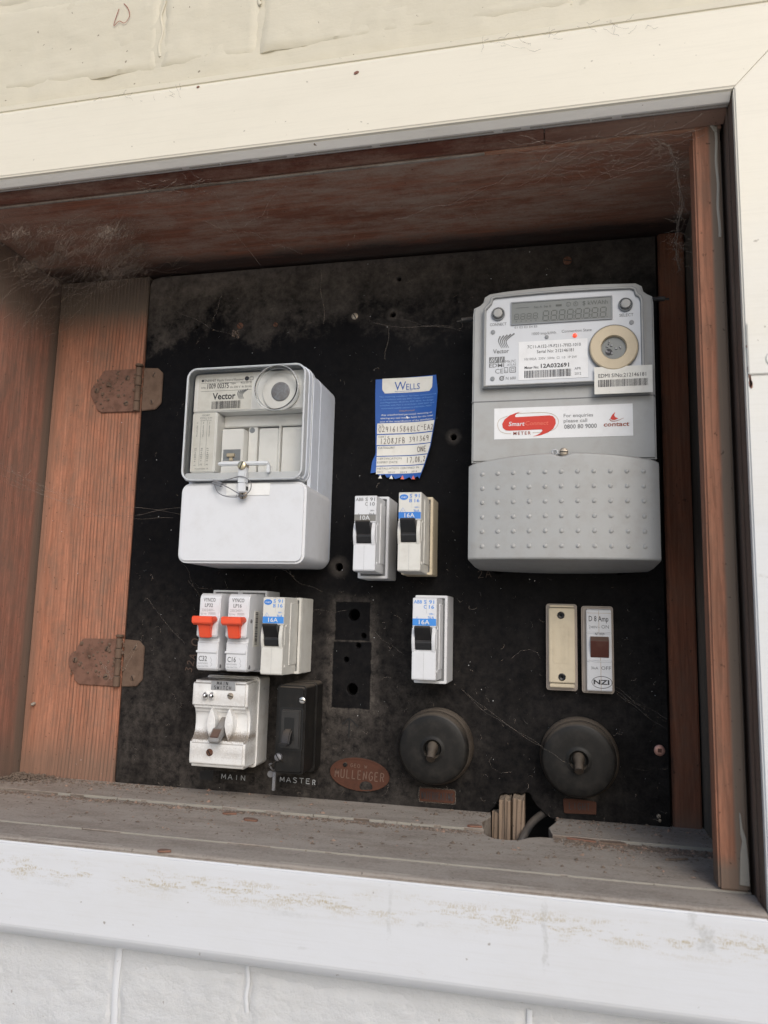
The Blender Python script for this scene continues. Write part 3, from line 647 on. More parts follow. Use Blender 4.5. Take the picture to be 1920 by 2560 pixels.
# sill: a thin rear strip broken away round the split offcut, then the main board and its stepped front
def sill_main():
    back = [(-420, -49)]
    xx = -400
    random.seed(9)
    while xx < 318: back.append((xx, -49 + random.uniform(-.6, .6))); xx += 14
    back += [(322, -49.5), (325.5, -54), (329, -60), (334, -64.2), (341, -65.2), (350, -63), (356, -55), (364, -50.5), (376, -49.5), (483, -49)]
    poly = back + [(483, -128.5), (-420, -128.5)]
    return prism(poly, -34, -1.6, 0.5, 1, 'Z')
build('sill_board', sill_main(), 'sill', rc)
build('sill_step', prism([(-129.0, -2.4), (-152.5, -2.6), (-156.0, -3.0), (-157.6, -4.6), (-157.0, -9), (-129, -30)], -420, 484.6, 0.5, 2, 'X'), 'sill', rc)
for (a, b) in ((-420, 324.5), (372.5, 483)):
    P_ = [(a, 9), (b, 9), (b + (2 if b < 400 else 0), -12), (b - (3 if b < 400 else 0), -30), (b, -48.4), (a, -48.4)] if b < 400 else [(a + 4, 9), (b, 9), (b, -48.4), (a, -48.4), (a - 3, -30), (a + 2, -12)]
    build('rear_strip', prism(P_, -30, 0.1, 0.4, 1, 'Z'), 'sill', rc)
pe = bmesh.new(); random.seed(21); x = -20.0
while x < 322:
    L = random.uniform(7, 34); z_ = random.uniform(-.2, .4); join(pe, box(x, min(x + L, 322), -47.4, -49.1 - random.uniform(0, .9), -1.7, z_, 0.2, 1)); x += L + random.choice([0.5, 0.5, 5, 12])
join(pe, box(418, 482, -47.4, -49.8, -1.7, .4, 0.2, 1))
build('pale_strip_edge', pe, 'worn_edge', rc)
pe = bmesh.new(); x = -200.0
while x < 480:
    L = random.uniform(20, 90); join(pe, box(x, min(x + L, 480), -128.3, -128.9 - random.uniform(0, .5), -2.8, -1.5, 0.2, 1)); x += L + random.choice([0.5, 4, 30, 60])
x = -200.0
while x < 480:
    L = random.uniform(20, 90); join(pe, box(x, min(x + L, 480), -152.6, -153.2 - random.uniform(0, .5), -3.4, -2.45 - random.uniform(0, .2), 0.2, 1)); x += L + random.choice([0.5, 2, 9, 30])
build('worn_edge', pe, 'worn_edge', rc)

# ------------------------------------------------------------ switchboard panel with real holes and the broken notch
HOLES = [(242.8, 442.8, 2.0), (238.0, 410.4, 2.6), (292.8, 298.8, 2.7), (196.6, 188.9, 3.6), (50.9, 410.9, 1.5),
         (211.2, 149.2, 4.6), (219.9, 132.2, 2.2), (215.5, 124.1, 2.2), (205.5, 112.3, 2.2), (211.4, 88.5, 4.7), (330, 189, 4), (424, 188.5, 3.5)]
def panel():
    cv = bpy.data.curves.new('panel_outline', 'CURVE'); cv.dimensions = '2D'; cv.fill_mode = 'BOTH'; cv.extrude = 3.0; cv.bevel_depth = 0.8; cv.bevel_resolution = 1; cv.offset = -0.8
    out = [(0.8, 0.2), (4, 0.1), (160, -0.7), (308, -1.2), (318, -1), (323.8, -0.4), (327, 3.0), (329, 4.6), (329.6, 7.6), (331.3, 8.4), (332.1, 13.3), (335, 14.9), (339, 14.4), (344, 15.8), (350.4, 15.6), (352.5, 17.0), (354.0, 16.6), (356, 15.0), (356.6, 12.0), (358.2, 10.6), (360.0, 7.6), (363.6, 5.0), (367.0, 1.6), (372, -1.0), (380, -1.5), (456, -1.6), (457.2, 2), (457.1, 200), (457.2, 463), (240, 463.3), (120, 463.6), (12, 463.4), (2.5, 461.5), (0.5, 456), (0.2, 200), (0.2, 3)]
    for poly in [out] + [rpoly(x, z, r * random.uniform(.93, 1.05), r, random.random(), 14) for x, z, r in HOLES]:
        s = cv.splines.new('POLY'); s.points.add(len(poly) - 1); s.use_cyclic_u = True
        for i, p in enumerate(poly): s.points[i].co = (p[0], p[1], 0, 1)
    o = bpy.data.objects.new('panel_outline', cv); COL.objects.link(o)
    dg = bpy.context.evaluated_depsgraph_get(); dg.update(); me = bpy.data.meshes.new_from_object(o.evaluated_get(dg))
    bm = bmesh.new(); bm.from_mesh(me); bmesh.ops.remove_doubles(bm, verts=bm.verts, dist=0.001)
    for v in bm.verts: v.co = Vector((v.co.x, 3.8 - v.co.z, v.co.y))
    bmesh.ops.recalc_face_normals(bm, faces=bm.faces)
    bpy.data.objects.remove(o); bpy.data.curves.remove(cv); return bm
pn = thing('switchboard_panel', 'black dusty composite panel that carries all the meters and switches', 'panel', (0, 0, 0))
build('panel_sheet', panel(), 'panel', pn, smooth=False)
for (x, z, r, m, a) in [(386.8, 447.2, 3.6, 'rusty', .2), (203.6, 410.9, 3.0, 'screw', 1.0), (129.2, 408.0, 2.2, 'rusty', .5), (94.9, 409.1, 3.0, 'rusty', .8), (448.5, 7.2, 1.6, 'screw', 1), (449.3, 4.2, 1.2, 'screw', .4)]:
    screw(x, z, -0.1, r, m, pn, a, 1.0)
clod = bmesh.new(); random.seed(4)
for k in range(14): join(clod, lathe(91 + random.uniform(-3, 3), 405 - random.uniform(0, 8), [(random.uniform(.8, 1.8), 0), (random.uniform(.5, 1.4), -1.4), (0, -2.2)], 7))
build('mud_lump', clod, 'web_dark', pn)
ps = build('square_drive_screw', lathe(450.3, 54.4, [(4.0, 0), (4.0, -.7), (3.3, -1.3), (1.8, -1.5), (0, -1.5)], 24), 'pink_screw', pn)
build('socket', rotate(box(448.9, 451.7, -1.3, -1.65, 53.0, 55.8), .08, 'Y', (450.3, 0, 54.4)), 'brown', ps)
# writing on the panel
lt = merged(strokes('32A', 66.5, 96.0, 6.2, -0.12, 66.5 + 16, 0.9, math.radians(76)), strokes('Oven', 71.5, 118.5, 7.5, -0.12, 71.5 + 30, 1.0, math.radians(74)))
build('pencil_writing', lt, 'pencil', pn)
build('scratched_writing', merged(strokes('2A', 314, 181, 6, -0.12, 325, 0.35, 0.1)), 'pencil', pn)
build('arrow_mark', merged(ribbon([(209.7, 49.5), (209.9, 65)], 1.3, -0.12), ribbon([(203.8, 60.0), (209.9, 65.4), (217.2, 59.0)], 1.3, -0.13)), 'void', pn)

# hinges between the panel and the left plank
def hinge(dz, label, messy):
    zc = 353 + dz; h = thing('hinge', label, 'hinge', (-4, 0, zc), 'rusty hinges on the panel\'s left edge')
    L = [(-6, 20.5), (-41, 20), (-46, 13), (-46.5, 9.5), (-51, 7), (-54, 1), (-53, -5), (-49.5, -10.5), (-47.5, -12.5), (-46, -17.5), (-41, -21), (-6, -21)]
    lf = build('leaf', prism([(x, zc + z) for x, z in [(a_ + random.uniform(-.4, .4), b_ + random.uniform(-.4, .4)) for a_, b_ in L]], 0.3, -1.6, 0.5, 2), 'hinge_red', h)
    rf = build('leaf', prism([(1.2, zc + 20.5), (15.5, zc + 19.5), (20.8, zc + 14.5), (21, zc - 14), (15.5, zc - 20), (1.2, zc - 20.8)], -0.2, -1.8, 0.5, 2), 'hinge', h)
    kn = bmesh.new()
    for a, b, r in ((-21, -12, 3.1), (-11.6, 3, 2.7), (3.4, 12, 3.1), (12.4, 21, 2.8)):
        bm = prism(circ(-4.0, -1.6, r, 16), zc + a, zc + b, 0.4, 1, 'Z'); join(kn, bm)
    join(kn, prism(circ(-4.0, -1.6, 3.8, 14, ), zc + 22, zc + 24.4, 0.7, 2, 'Z'))
    build('knuckle', kn, 'hinge', h)
    for x, z, p in ((-47, 0.5, lf), (-15.5, 11.5, lf), (-15, -13, lf), (12.3, 13.2, rf), (11.8, -13, rf)):
        s = build('screw', lathe(x, zc + z, [(2.6, -1.4), (2.6, -2.0), (1.8, -2.6), (0, -2.75)], 14), 'hinge', p)
        build('slot', rotate(box(x - 2.0, x + 2.0, -2.4, -2.85, zc + z - .35, zc + z + .35), x * 1.7, 'Y', (x, 0, zc + z)), 'void', p)
    if messy:
        cl = bmesh.new(); random.seed(int(dz) + 50)
        for k in range(110):
            x = random.gauss(-26, 13) if k % 3 else random.uniform(-8, 2); z = zc + random.gauss(4, 8); r = random.lognormvariate(-.2, .5); x = min(x, 4); x = max(x, -50); z = max(zc - 18, min(zc + 18, z))
            join(cl, lathe(x, z, [(r, -1.5), (r * .7, -1.7 - r * .5), (0, -1.8 - r * .7)], 6))
        tag(build('dust_clot', cl, 'hinge', h), kind='stuff')
    return h
hinge(0, 'upper rusty hinge, thickly clotted with dust, on the orange plank', True)
hinge(-250.5, 'lower dusty hinge with cobweb, on the orange plank', True)
# insect cocoon and stains on the plank
tag(build('cocoon', rotate(lathe(-86, 63, [(0, 1), (1.3, 0), (1.6, -2), (1.2, -4), (0, -5)], 10), 0.2, 'X', (-86, 0, 63)), 'worn_edge', org=(-86, 0, 63)), 'tiny pale insect cocoon stuck on the lower orange plank', 'cocoon')

# ------------------------------------------------------------ ripple control receiver (white meter, left)
T = thing('ripple_receiver', 'white ripple control receiver with clear upper window and round dial, left of the panel', 'meter', (136, 0, 265))
def taper(bm, y0, y1, cx, cz, kx, kz):
    for v in bm.verts:
        t = (v.co.y - y0) / (y1 - y0); v.co.x = cx + (v.co.x - cx) * (1 + (kx - 1) * t); v.co.z = cz + (v.co.z - cz) * (1 + (kz - 1) * t)
    return bm
build('body', merged(prism(rr(83.5, 188.3, 188, 342.5, 8), -0.3, -41, 0.8, 2), ring(rr(83.8, 188.0, 188.4, 342.3, 8), rr(86.6, 185.2, 191, 339.5, 6), -40.5, -58)), 'body', T)
build('front_cover', prism(rr(84.6, 189.6, 186.2, 249.6, 7), -10, -72, 1.9, 5, edges='front'), 'white', T)
build('clear_flange', ring(rr(84.2, 187.6, 250.0, 344.6, 8.5), rr(88.4, 183.4, 253.6, 340.6, 5), -54, -61, 0.6), 'frost', T)
build('side_wall', ring(rr(84.6, 187.0, 250.6, 344.2, 8), rr(86.4, 185.2, 252.2, 342.4, 6.6), -57.5, -66.5, 0.3), 'body', T)
build('side_glaze', ring(rr(85.5, 186.5, 251.1, 343.5, 8.3), rr(86.7, 185.3, 252.3, 342.3, 7.2), -66.6, -72.6), 'frost', T)
build('inner_panel', merged(box(87.6, 109.4, -48, -66, 259.5, 309.0, 0.8, 2), box(87.6, 184, -48, -66, 309.3, 341.6, 0.8, 2)), 'inner', T)
build('recess_floor', box(88, 184, -42, -44, 252.5, 309), 'inner', T)
build('recess_step', merged(box(109.6, 183.8, -44, -53, 299.5, 309.2, .6), box(131.6, 139.2, -44, -52.6, 254, 299.0, .4), box(158.0, 159.3, -44, -53.4, 254, 301.5, .3)), 'inner', T)
build('blank_plate', box(140.3, 157.0, -44, -51.3, 256, 298.2, 0.5), 'inner', T)
build('blank_plate', box(160.3, 183.6, -44, -51.3, 256, 298.6, 0.5), 'inner', T)
build('round_hole', prism(circ(134.6, 296.4, 2.3, 16), -52.5, -52.8), 'dgrey', T)
mod = build('relay_module', box(112.2, 130.8, -44, -61, 256.0, 296.0, 0.6, 2), 'inner', T)
build('module_window', box(114.0, 128.9, -60.9, -61.25, 269.5, 278.9), 'dgrey', mod)
build('window_lever', merged(box(118, 124.3, -61.1, -63.4, 272.6, 275.2, .2), box(120, 122.8, -61.1, -62, 269.6, 272.6)), 'beige', mod)
for (x0, x1, z0, z1) in ((91.5, 138.2, 310.6, 341.0), (89.4, 107.6, 261.0, 308.6)):
    build('printed_label', box(x0, x1, -66.0, -66.25, z0, z1), 'paper2', T)
y = -66.45
build('lettering', merged(text('ENERMET', 96.7, 334.6, 2.1, y, 106.9), text('Ripple Control Receiver', 107.8, 334.6, 2.0, y, 131.0), text('1009 00375', 99.3, 328.8, 4.2, y, 118.1, bold=.012),
      text('S/No', 94, 329.1, 1.5, y, 98), text('Type', 119.3, 331.9, 1.5, y, 124), text('RO3.031.01', 128.5, 331.9, 1.5, y, 138), text('Un 230 V', 119.3, 328.6, 1.6, y, 128.2), text('fn 50 Hz', 129.6, 328.6, 1.6, y, 138),
      quad(93.6, 138, 333.3, 333.5, y), quad(93.6, 138, 326.6, 326.8, y), text('Vector', 104.4, 319.6, 5.2, y, 124.4, bold=.02),
      quad(94, 96, 334.8, 336.6, y)), 'ink', T)
fan = bmesh.new()
def vfan(x, z, s, y_):
    b = bmesh.new()
    for k in range(5):
        pts = spline([(x + k * .12 * s, z), (x + (-.22 + k * .13) * s, z + .5 * s), (x + (-.1 + k * .24) * s, z + (.86 + .035 * k) * s)], 5)
        join(b, ribbon(pts, .03 * s, y_, .11 * s))
    return b
build('fan_emblem', vfan(128.0, 319.0, 8.2, y), 'ink_grey', T)
def barcode(x0, x1, z0, z1, y_, seed, slope=0.0):
    random.seed(seed); b = bmesh.new(); x = x0
    while x < x1 - .3:
        w = random.choice([.22, .22, .4, .6]); w = min(w, x1 - x); join(b, quad(x, x + w, z0, z1, y_)); x += w + random.choice([.2, .3, .45])
    return b
build('barcode', barcode(104.0, 129.4, 311.6, 318.0, y, 5), 'ink', T)
s_ = bmesh.new()
for k, n_ in enumerate(('1: +103+15', '2: +103+16', '3: +103+17')):
    X = 92.9 + k * 5.4
    join(s_, text(n_, X, 265, 1.75, y, X + 14.6, rot=math.pi / 2), text('Householder 1%d' % (5 + k), X, 289, 1.1, y, X + 12, rot=math.pi / 2))
    if k: join(s_, quad(X - 2.7, X - 2.5, 264.6, 302, y))
join(s_, text('Householder 18', 92.5, 262.0, 1.1, y, 104), text('DECABIT', 96.4, 306.0, 1.3, y, 103), text('475Hz x 0.4%', 94.4, 303.8, 1.2, y, 105), text('151617v1.cc', 95, 301.9, 1.2, y, 104.6))
build('lettering', s_, 'ink_grey', T)
build('tick_mark', merged(prism(circ(133.6, 336.0, 1.9, 18), y, y - .05)), 'ink', T)
build('square_mark', merged(ring(rr(136.0, 139.2, 334.4, 337.4, .2, 1), rr(136.4, 138.8, 334.8, 337.0, .2, 1), y, y - .05)), 'ink_grey', T)
build('dial_plate', lathe(163.6, 323.4, [(15.4, -66), (15.4, -67.6), (14.9, -68), (0, -68)], 48), 'inner', T)
dd_ = build('dial_disc', lathe(163.7, 323.2, [(7.7, -68), (7.7, -68.9), (7.2, -69.2), (0, -69.2)], 32), 'lead', T)
build('slot', rotate(box(156.6, 170.8, -69.0, -69.35, 322.7, 323.7), -.85, 'Y', (163.7, 0, 323.2)), 'dgrey', dd_)
# clear cover: front sheet, sides, port ring
cc = bmesh.new()
join(cc, ring(rr(85.6, 186.4, 251.2, 343.4, 8), rr(87.2, 184.8, 252.8, 341.8, 6.6), -56, -74.0, 0.0), prism(rr(85.9, 186.1, 251.5, 343.1, 8), -74.1, -75.4, 1.1, 3, edges='front'))
build('clear_cover', cc, 'clear', T)
build('cover_edge', ring(rr(85.4, 186.6, 251, 343.6, 8.4), rr(86.9, 185.2, 252.4, 342.2, 7), -72.5, -75.9, 0.7), 'frost', T)
pr = merged(lathe(163.6, 323.3, [(18.4, -75.3), (18.4, -78.6), (17.6, -79.0), (16.9, -78.6), (16.9, -75.3)], 56), lathe(163.6, 323.3, [(18.9, -75.3), (18.9, -76.3), (16.4, -76.3), (16.4, -75.3)], 56))
build('port_ring', pr, 'clear', T)
build('ring_edge', lathe(163.6, 323.3, [(18.5, -78.6), (18.2, -79.1), (17.8, -78.6)], 56), 'frost', T)
build('ring_edge', lathe(163.6, 323.3, [(16.9, -75.6), (16.6, -76.1), (16.3, -75.6)], 56), 'frost', T)
build('bottom_skirt', box(87.5, 184.5, -58, -74.0, 251.6, 257.5, 1.0, 2), 'frost', T)
# seal bar, screws, wire seal
build('seal_bar', merged(box(118, 160, -74, -79, 262.2, 265.0, .8, 2), box(136.2, 142.6, -74, -80.5, 247.5, 262, .8, 2), box(158.6, 161, -74, -78, 256, 262.4, .5)), 'frost', T)
build('white_post', merged(box(136.4, 142.4, -70, -80, 240.5, 248.3, .7, 2)), 'white', T)
build('post_hole', box(142.35, 142.75, -74, -77.5, 242.5, 245.5), 'void', T)
build('notch_plate', box(123, 160.5, -70, -72.5, 238.6, 249, .7, 2), 'inner', T)
screw(139.5, 261.2, -81, 3.3, 'brass', T, 1.95, 1.3, 'seal_screw')
build('screw_shank', lathe(139.5, 261.2, [(3.3, -81.2), (3.2, -74)], 20), 'screw', T)
screw(139.6, 239.0, -76, 3.5, 'screw', T, 1.5, 1.4, 'seal_screw')
w = merged(tube(spline([(118.5, -76, 249.5), (130, -80, 251), (140, -81.5, 252.5), (146.5, -80, 249), (147, -79, 243), (143, -78.5, 239), (139.5, -78.5, 238.4), (130, -78, 243.5), (120, -76, 248.2)], 8), .38, 6),
           tube(spline([(115, -76, 247.5), (119, -77, 241), (126, -78, 237.8), (134, -78, 237), (140, -78.5, 238)], 8), .35, 6))
for k in range(10):
    a = random.uniform(0, 6); join(w, tube([(134 + k * .9, -78, 237.5), (134 + k * .9 + math.cos(a) * 2.2, -79, 237.5 + math.sin(a) * 1.5)], .12, 4))
sw = build('seal_wire', w, 'lead', T)
build('crimp', rotate(merged(box(113.5, 122, -75.2, -78.5, 248.2, 250.0, .5), box(113.5, 122, -75.2, -78.5, 246.4, 248.0, .5)), .35, 'Y', (118, 0, 248)), 'lead', sw)

# ------------------------------------------------------------ smart meter (grey, right)
T = thing('smart_meter', 'large grey electricity meter with digital display and dotted terminal cover, upper right of the panel', 'meter', (381, 0, 300))
top = [(447.8, 266), (448.2, 384.5), (447.4, 390), (443.5, 392.3), (441.2, 394.3), (440.2, 398.6), (436, 401.2)] 
arc = [(436 - k * 10.9, 401.2 + 1.9 * math.sin(math.pi * (k + .0) / 10)) for k in range(1, 10)]
outl = [(313.6, 266)] + top + arc + [(326.8, 400.6), (322.9, 398.2), (321.9, 394.2), (319.5, 391.8), (314.6, 389.6), (313.9, 384)]
build('case', prism(outl, -0.5, -50, 1.3, 3, edges='front'), 'grey', T)
build('seam', box(313.4, 448.1, -2, -50.25, 313.2, 313.9), 'ink_grey', T)
def inset(poly, k, cx, cz): return [(cx + (x - cx) * (1 - k / 60.0), cz + (z - cz) * (1 - k / 40.0)) for x, z in poly]
wo = [(322.0, 323), (440.6, 323), (440.6, 386.0), (439.6, 389.0), (437.0, 391.0), (435.8, 395.2), (433, 396.6)] + [(433 - k * 10, 396.6 + 1.0 * math.sin(math.pi * k / 10)) for k in range(1, 10)] + [(330, 396.4), (328.0, 395.6), (326.8, 391.5), (324.5, 389), (322.4, 386.6)]
build('window_rim', ring(wo, inset(wo, 2.4, 381, 358), -49, -55.5, 0.7), 'dgrey', T)
build('window_rim_step', ring(inset(wo, 1.0, 381, 358), inset(wo, 2.0, 381, 358), -50, -56.3, 0.3), 'grey', T)
build('face_plate', prism(inset(wo, 2.3, 381, 358), -49.5, -54, 0, 1), 'face', T)
y = -54.15
lc = build('display', box(344.2, 417.8, y, y - .5, 372.6, 389.6, .1, 1), 'lcd', T)
build('display_rim', ring(rr(343.5, 418.5, 371.9, 390.3, .3, 1), rr(344.3, 417.7, 372.7, 389.5, .3, 1), y, y - 1.0), 'dgrey', T)
seg = bmesh.new(); yl = y - .65
def digit(x, z, w, h, t, sh=.08):
    q = lambda u, v: (x + u * w + v * h * sh, z + v * h)
    for a, b in (((0.12, 0), (.88, 0)), ((.12, .5), (.88, .5)), ((.12, 1), (.88, 1)), ((0, .06), (0, .45)), ((1, .06), (1, .45)), ((0, .55), (0, .94)), ((1, .55), (1, .94))):
        join(seg, ribbon([q(*a), q(*b)], t, yl))
for k in range(8):
    digit(367.5 + k * 6.0, 374.0, 4.0, 7.6, .7); X = 367.5 + k * 6.0 + 5.0
    join(seg, quad(X - .3, X + .35, 373.7, 374.3, yl))
    if k in (3, 5): join(seg, quad(X, X + .6, 376.0, 376.6, yl), quad(X + .2, X + .8, 379.2, 379.8, yl))
for k in range(4):
    digit(346.2 + k * 4.7, 376.1, 3.0, 4.4, .5); join(seg, quad(346.2 + k * 4.7 + 3.6, 346.2 + k * 4.7 + 4.0, 375.9, 376.3, yl))
for k in range(5): join(seg, flat([(347.0 + k * 3.7, 375.0), (348.2 + k * 3.7, 375.0), (347.6 + k * 3.7, 373.9)], yl))
join(seg, text('Set A', 361, 384.4, 1.7, yl, 367), text('Set B', 368.4, 384.4, 1.7, yl, 373.8), box(377.2, 381.6, yl, yl - .02, 384.6, 386.2, .0), text('$ kWAhh', 396.9, 384.2, 3.3, yl, 415.2), quad(347.5, 357, 385.2, 385.5, yl))
for cx, s1 in ((386.6, 'L'), (391.9, 'R')): join(seg, ring(circ(cx, 385.7, 1.8, 18), circ(cx, 385.7, 1.5, 18), yl, yl - .02), text(s1, cx - .6, 385.0, 1.5, yl))
build('display_segments', seg, 'ink_lcd', lc)
for cx, cz in ((333.8, 381.5), (427.8, 382.4)):
    b_ = build('push_button', lathe(cx, cz, [(3.6, -54), (3.6, -57.0), (3.2, -57.6), (2.0, -57.8), (0, -57.6)], 28), 'grey', T)
    build('button_ring', lathe(cx, cz, [(5.2, -54), (5.2, -55.6), (4.6, -56.1), (4.0, -55.4), (4.0, -54)], 28), 'dgrey', b_)
po = build('optical_port', merged(lathe(418.8, 349.2, [(17.2, -54), (17.2, -56.5), (16.4, -57.2), (9.4, -57.2), (8.8, -56.4), (8.8, -54.5)], 56)), 'beige', T)
build('port_rim', lathe(418.8, 349.2, [(17.9, -54), (17.9, -55.9), (17.3, -55.9)], 56), 'ink_grey', po)
build('port_window', lathe(418.8, 349.2, [(8.9, -54.4), (0, -54.4)], 32), 'lcd', po)
cir = bmesh.new(); random.seed(8)
for k in range(10):
    a, b = 418.8 + random.uniform(-6, 5), 349.2 + random.uniform(-6, 5); join(cir, box(a, a + random.uniform(.6, 2.4), -54.4, -55.2, b, b + random.uniform(.5, 1.8), .1, 1))
build('circuit_part', cir, 'lead', po); tag(po.children[-1] if po.children else po)
build('port_disc', lathe(415.4, 346.5, [(2.4, -54.5), (2.4, -55), (0, -55)], 16), 'ink', po)
for cx, cz in ((329.9, 367.4), (431.9, 368.6), (329.7, 330.2)):
    build('plate_screw', lathe(cx, cz, [(1.7, -54), (1.7, -54.6), (0, -54.8)], 14), 'dgrey', T)
build('pulse_lamp', lathe(370.4, 361.0, [(1.5, -54), (1.5, -54.6), (0, -54.9)], 14), 'dgrey', T)
build('state_lamp', lathe(391.1, 361.0, [(1.7, -54), (1.5, -54.9), (0, -55.4)], 16), 'led', T)
build('lettering', merged(text('CONNECT', 327.4, 372.4, 2.2, y, 340.1, bold=.01), text('SELECT', 423.3, 373.5, 2.2, y, 433.4, bold=.01), text('E1 E2 E3 E4 E5', 346.4, 369.2, 1.6, y, 363.4), text('1000 imp/kWh', 359.3, 363.2, 2.1, y, 377.3), text('Connection State', 381.4, 363.8, 2.1, y, 403.3),
      text('Vector', 330.0, 350.2, 3.2, y, 342.0, bold=.02), text('EDMI', 327.0, 339.2, 2.9, y, 338.4, bold=.01), text('Mk7C', 339.3, 342.4, 2.0, y, 347.4), text('ATLAS', 340.7, 339.9, 1.6, y, 347.4), text('CE', 331.6, 334.2, 3.6, y, 337.8), text('N 680', 339.8, 329.0, 2.2, y, 347.3),
      ring(rr(338.4, 341.4, 334.4, 338.8, .2, 1), rr(338.8, 341.0, 334.8, 338.4, .2, 1), y, y - .03), text('Li', 339.2, 335.2, 1.7, y, 340.6), ring(rr(342.5, 347.3, 334.4, 339.0, .2, 1), rr(343.0, 346.8, 334.9, 338.5, .2, 1), y, y - .03), ring(rr(343.7, 346.1, 335.6, 337.8, .2, 1), rr(344.0, 345.8, 335.9, 337.5, .2, 1), y, y - .03),
      ring(circ(336.6, 330.2, 1.9, 20), circ(336.8, 330.2, 1.1, 20), y, y - .03), ribbon([(335.9, 330.6), (336.7, 329.6), (338.6, 332.2)], .5, y - .04)), 'ink_grey', T)
build('fan_emblem', vfan(336.6, 354.2, 11.2, y), 'ink_grey', T)
em = bmesh.new()
for k in range(3): join(em, quad(327.0 + k * 4.1, 330.7 + k * 4.1, 342.6, 347.4, y))
build('emblem', em, 'ink_grey', T)
build('emblem_mark', merged(ribbon([(327.6, 343.2), (329.6, 346.8)], .4, y - .06), ribbon([(329, 343), (330.4, 345.8)], .4, y - .06), ribbon([(331.6, 343.2), (333.2, 346.8)], .4, y - .06), ribbon([(336, 343), (337.2, 346.8)], .4, y - .06)), 'ink_white', T)
# paper sticker with meter number
pb = build('number_label', box(349.2, 400.2, y, y - .15, 328.0, 358.3), 'paper', T); y2 = y - .3
build('lettering', merged(text('7C11-A152-19-F211-7F02-1010', 356.0, 352.6, 2.4, y2, 395.3), text('Serial No: 212146181', 363.0, 348.6, 2.4, y2, 390.1), text('Meter No:', 353.8, 336.6, 2.0, y2, 364.3, bold=.012), text('12A032691', 365.9, 336.9, 3.0, y2, 386.6, bold=.025)), 'ink', pb)
build('lettering', merged(text('10(100)A  230V  50Hz  Cl. 1.0  1P 2W', 353.8, 343.4, 1.8, y2, 392.4), text('APR', 390.6, 334.2, 1.9, y2, 395.2), text('2012', 390.6, 330.2, 1.9, y2, 395.3)), 'ink_grey', pb)
build('barcode', barcode(353.6, 387.9, 329.5, 335.2, y2, 11), 'ink', pb)
es = build('serial_label', box(404.6, 445.4, -56.5, -56.7, 313.9, 334.5), 'paper2', T)
for v in es.data.vertices: pass
build('lettering', text('EDMI S/No:212146181', 407.6, 326.3, 2.8, -56.9, 441.0), 'ink', es)
build('barcode', barcode(407.3, 442.2, 319.2, 324.6, -56.9, 23), 'ink', es)
# phone number sticker with red badge
sk = build('phone_label', box(330.8, 431.8, -50, -50.25, 283.5, 307.8), 'paper', T); y3 = -50.45
def capsule():
    P_ = [(352.9, 304.9), (347.5, 303.8), (342.5, 302.0), (338.6, 299.0), (336.8, 295.4), (337.4, 292.2), (339.6, 290.4), (342.2, 290.0), (366.3, 290.3), (366.9, 289.2), (365.2, 287.4), (362.5, 286.0), (359.7, 285.0), (366, 285.9), (371, 287.8), (374.8, 290.6), (376.6, 294.4), (376.4, 297.6), (374.6, 300.2), (372, 300.9), (347.0, 300.4), (346.4, 301.4), (347.6, 303.0), (350, 304.2)]
    return flat(P_, y3)
build('red_badge', capsule(), 'ink_red', sk)
build('badge_outline', merged(ribbon(spline([(347, 303.2), (368, 303.2), (376, 300.6), (378.6, 295.6), (376, 290.5), (370, 288.2)], 6), .25, y3), ribbon(spline([(341, 301.5), (335, 299), (333.4, 294.5), (335.5, 289.8), (340, 287.9), (343.5, 287.7)], 6), .25, y3), ribbon([(359.5, 287.8), (367, 288)], .25, y3)), 'ink_tan', sk)
build('lettering', text('Smart', 341.6, 293.6, 3.2, y3 - .1, 353.4, bold=.015, shear=.15), 'ink_white', sk)
build('lettering', merged(text('Connect', 353.9, 293.7, 3.2, y3 - .1, 371.0, shear=.15)), 'ink_pink', sk)
build('lettering', text('METER', 345.2, 286.6, 2.4, y3, 358.2, bold=.015, space=1.3), 'ink_maroon', sk)
build('lettering', merged(text('For enquiries', 382.4, 299.0, 2.6, y3, 403.6), text('please call', 382.4, 295.0, 2.6, y3, 399.3)), 'ink_grey', sk)
build('lettering', text('0800 80 9000', 382.7, 290.2, 3.2, y3, 406.2, bold=.012), 'ink_grey', sk)
build('lettering', text('contact', 410.9, 291.0, 3.2, y3, 429.0, bold=.02, shear=.12), 'ink_maroon', sk)
build('swoosh', flat([(415.8, 296.9), (417.2, 299.6), (419.5, 301.8), (418.6, 299.4), (419.4, 297.8), (421.6, 296.9), (419, 295.6), (417, 295.8)], y3), 'ink_red', sk)
build('swoosh', ribbon(spline([(415.4, 296.4), (416.6, 295.0), (420, 294.9), (425.4, 297.0)], 5), .7, y3 - .02, .2), 'ink_maroon', sk)
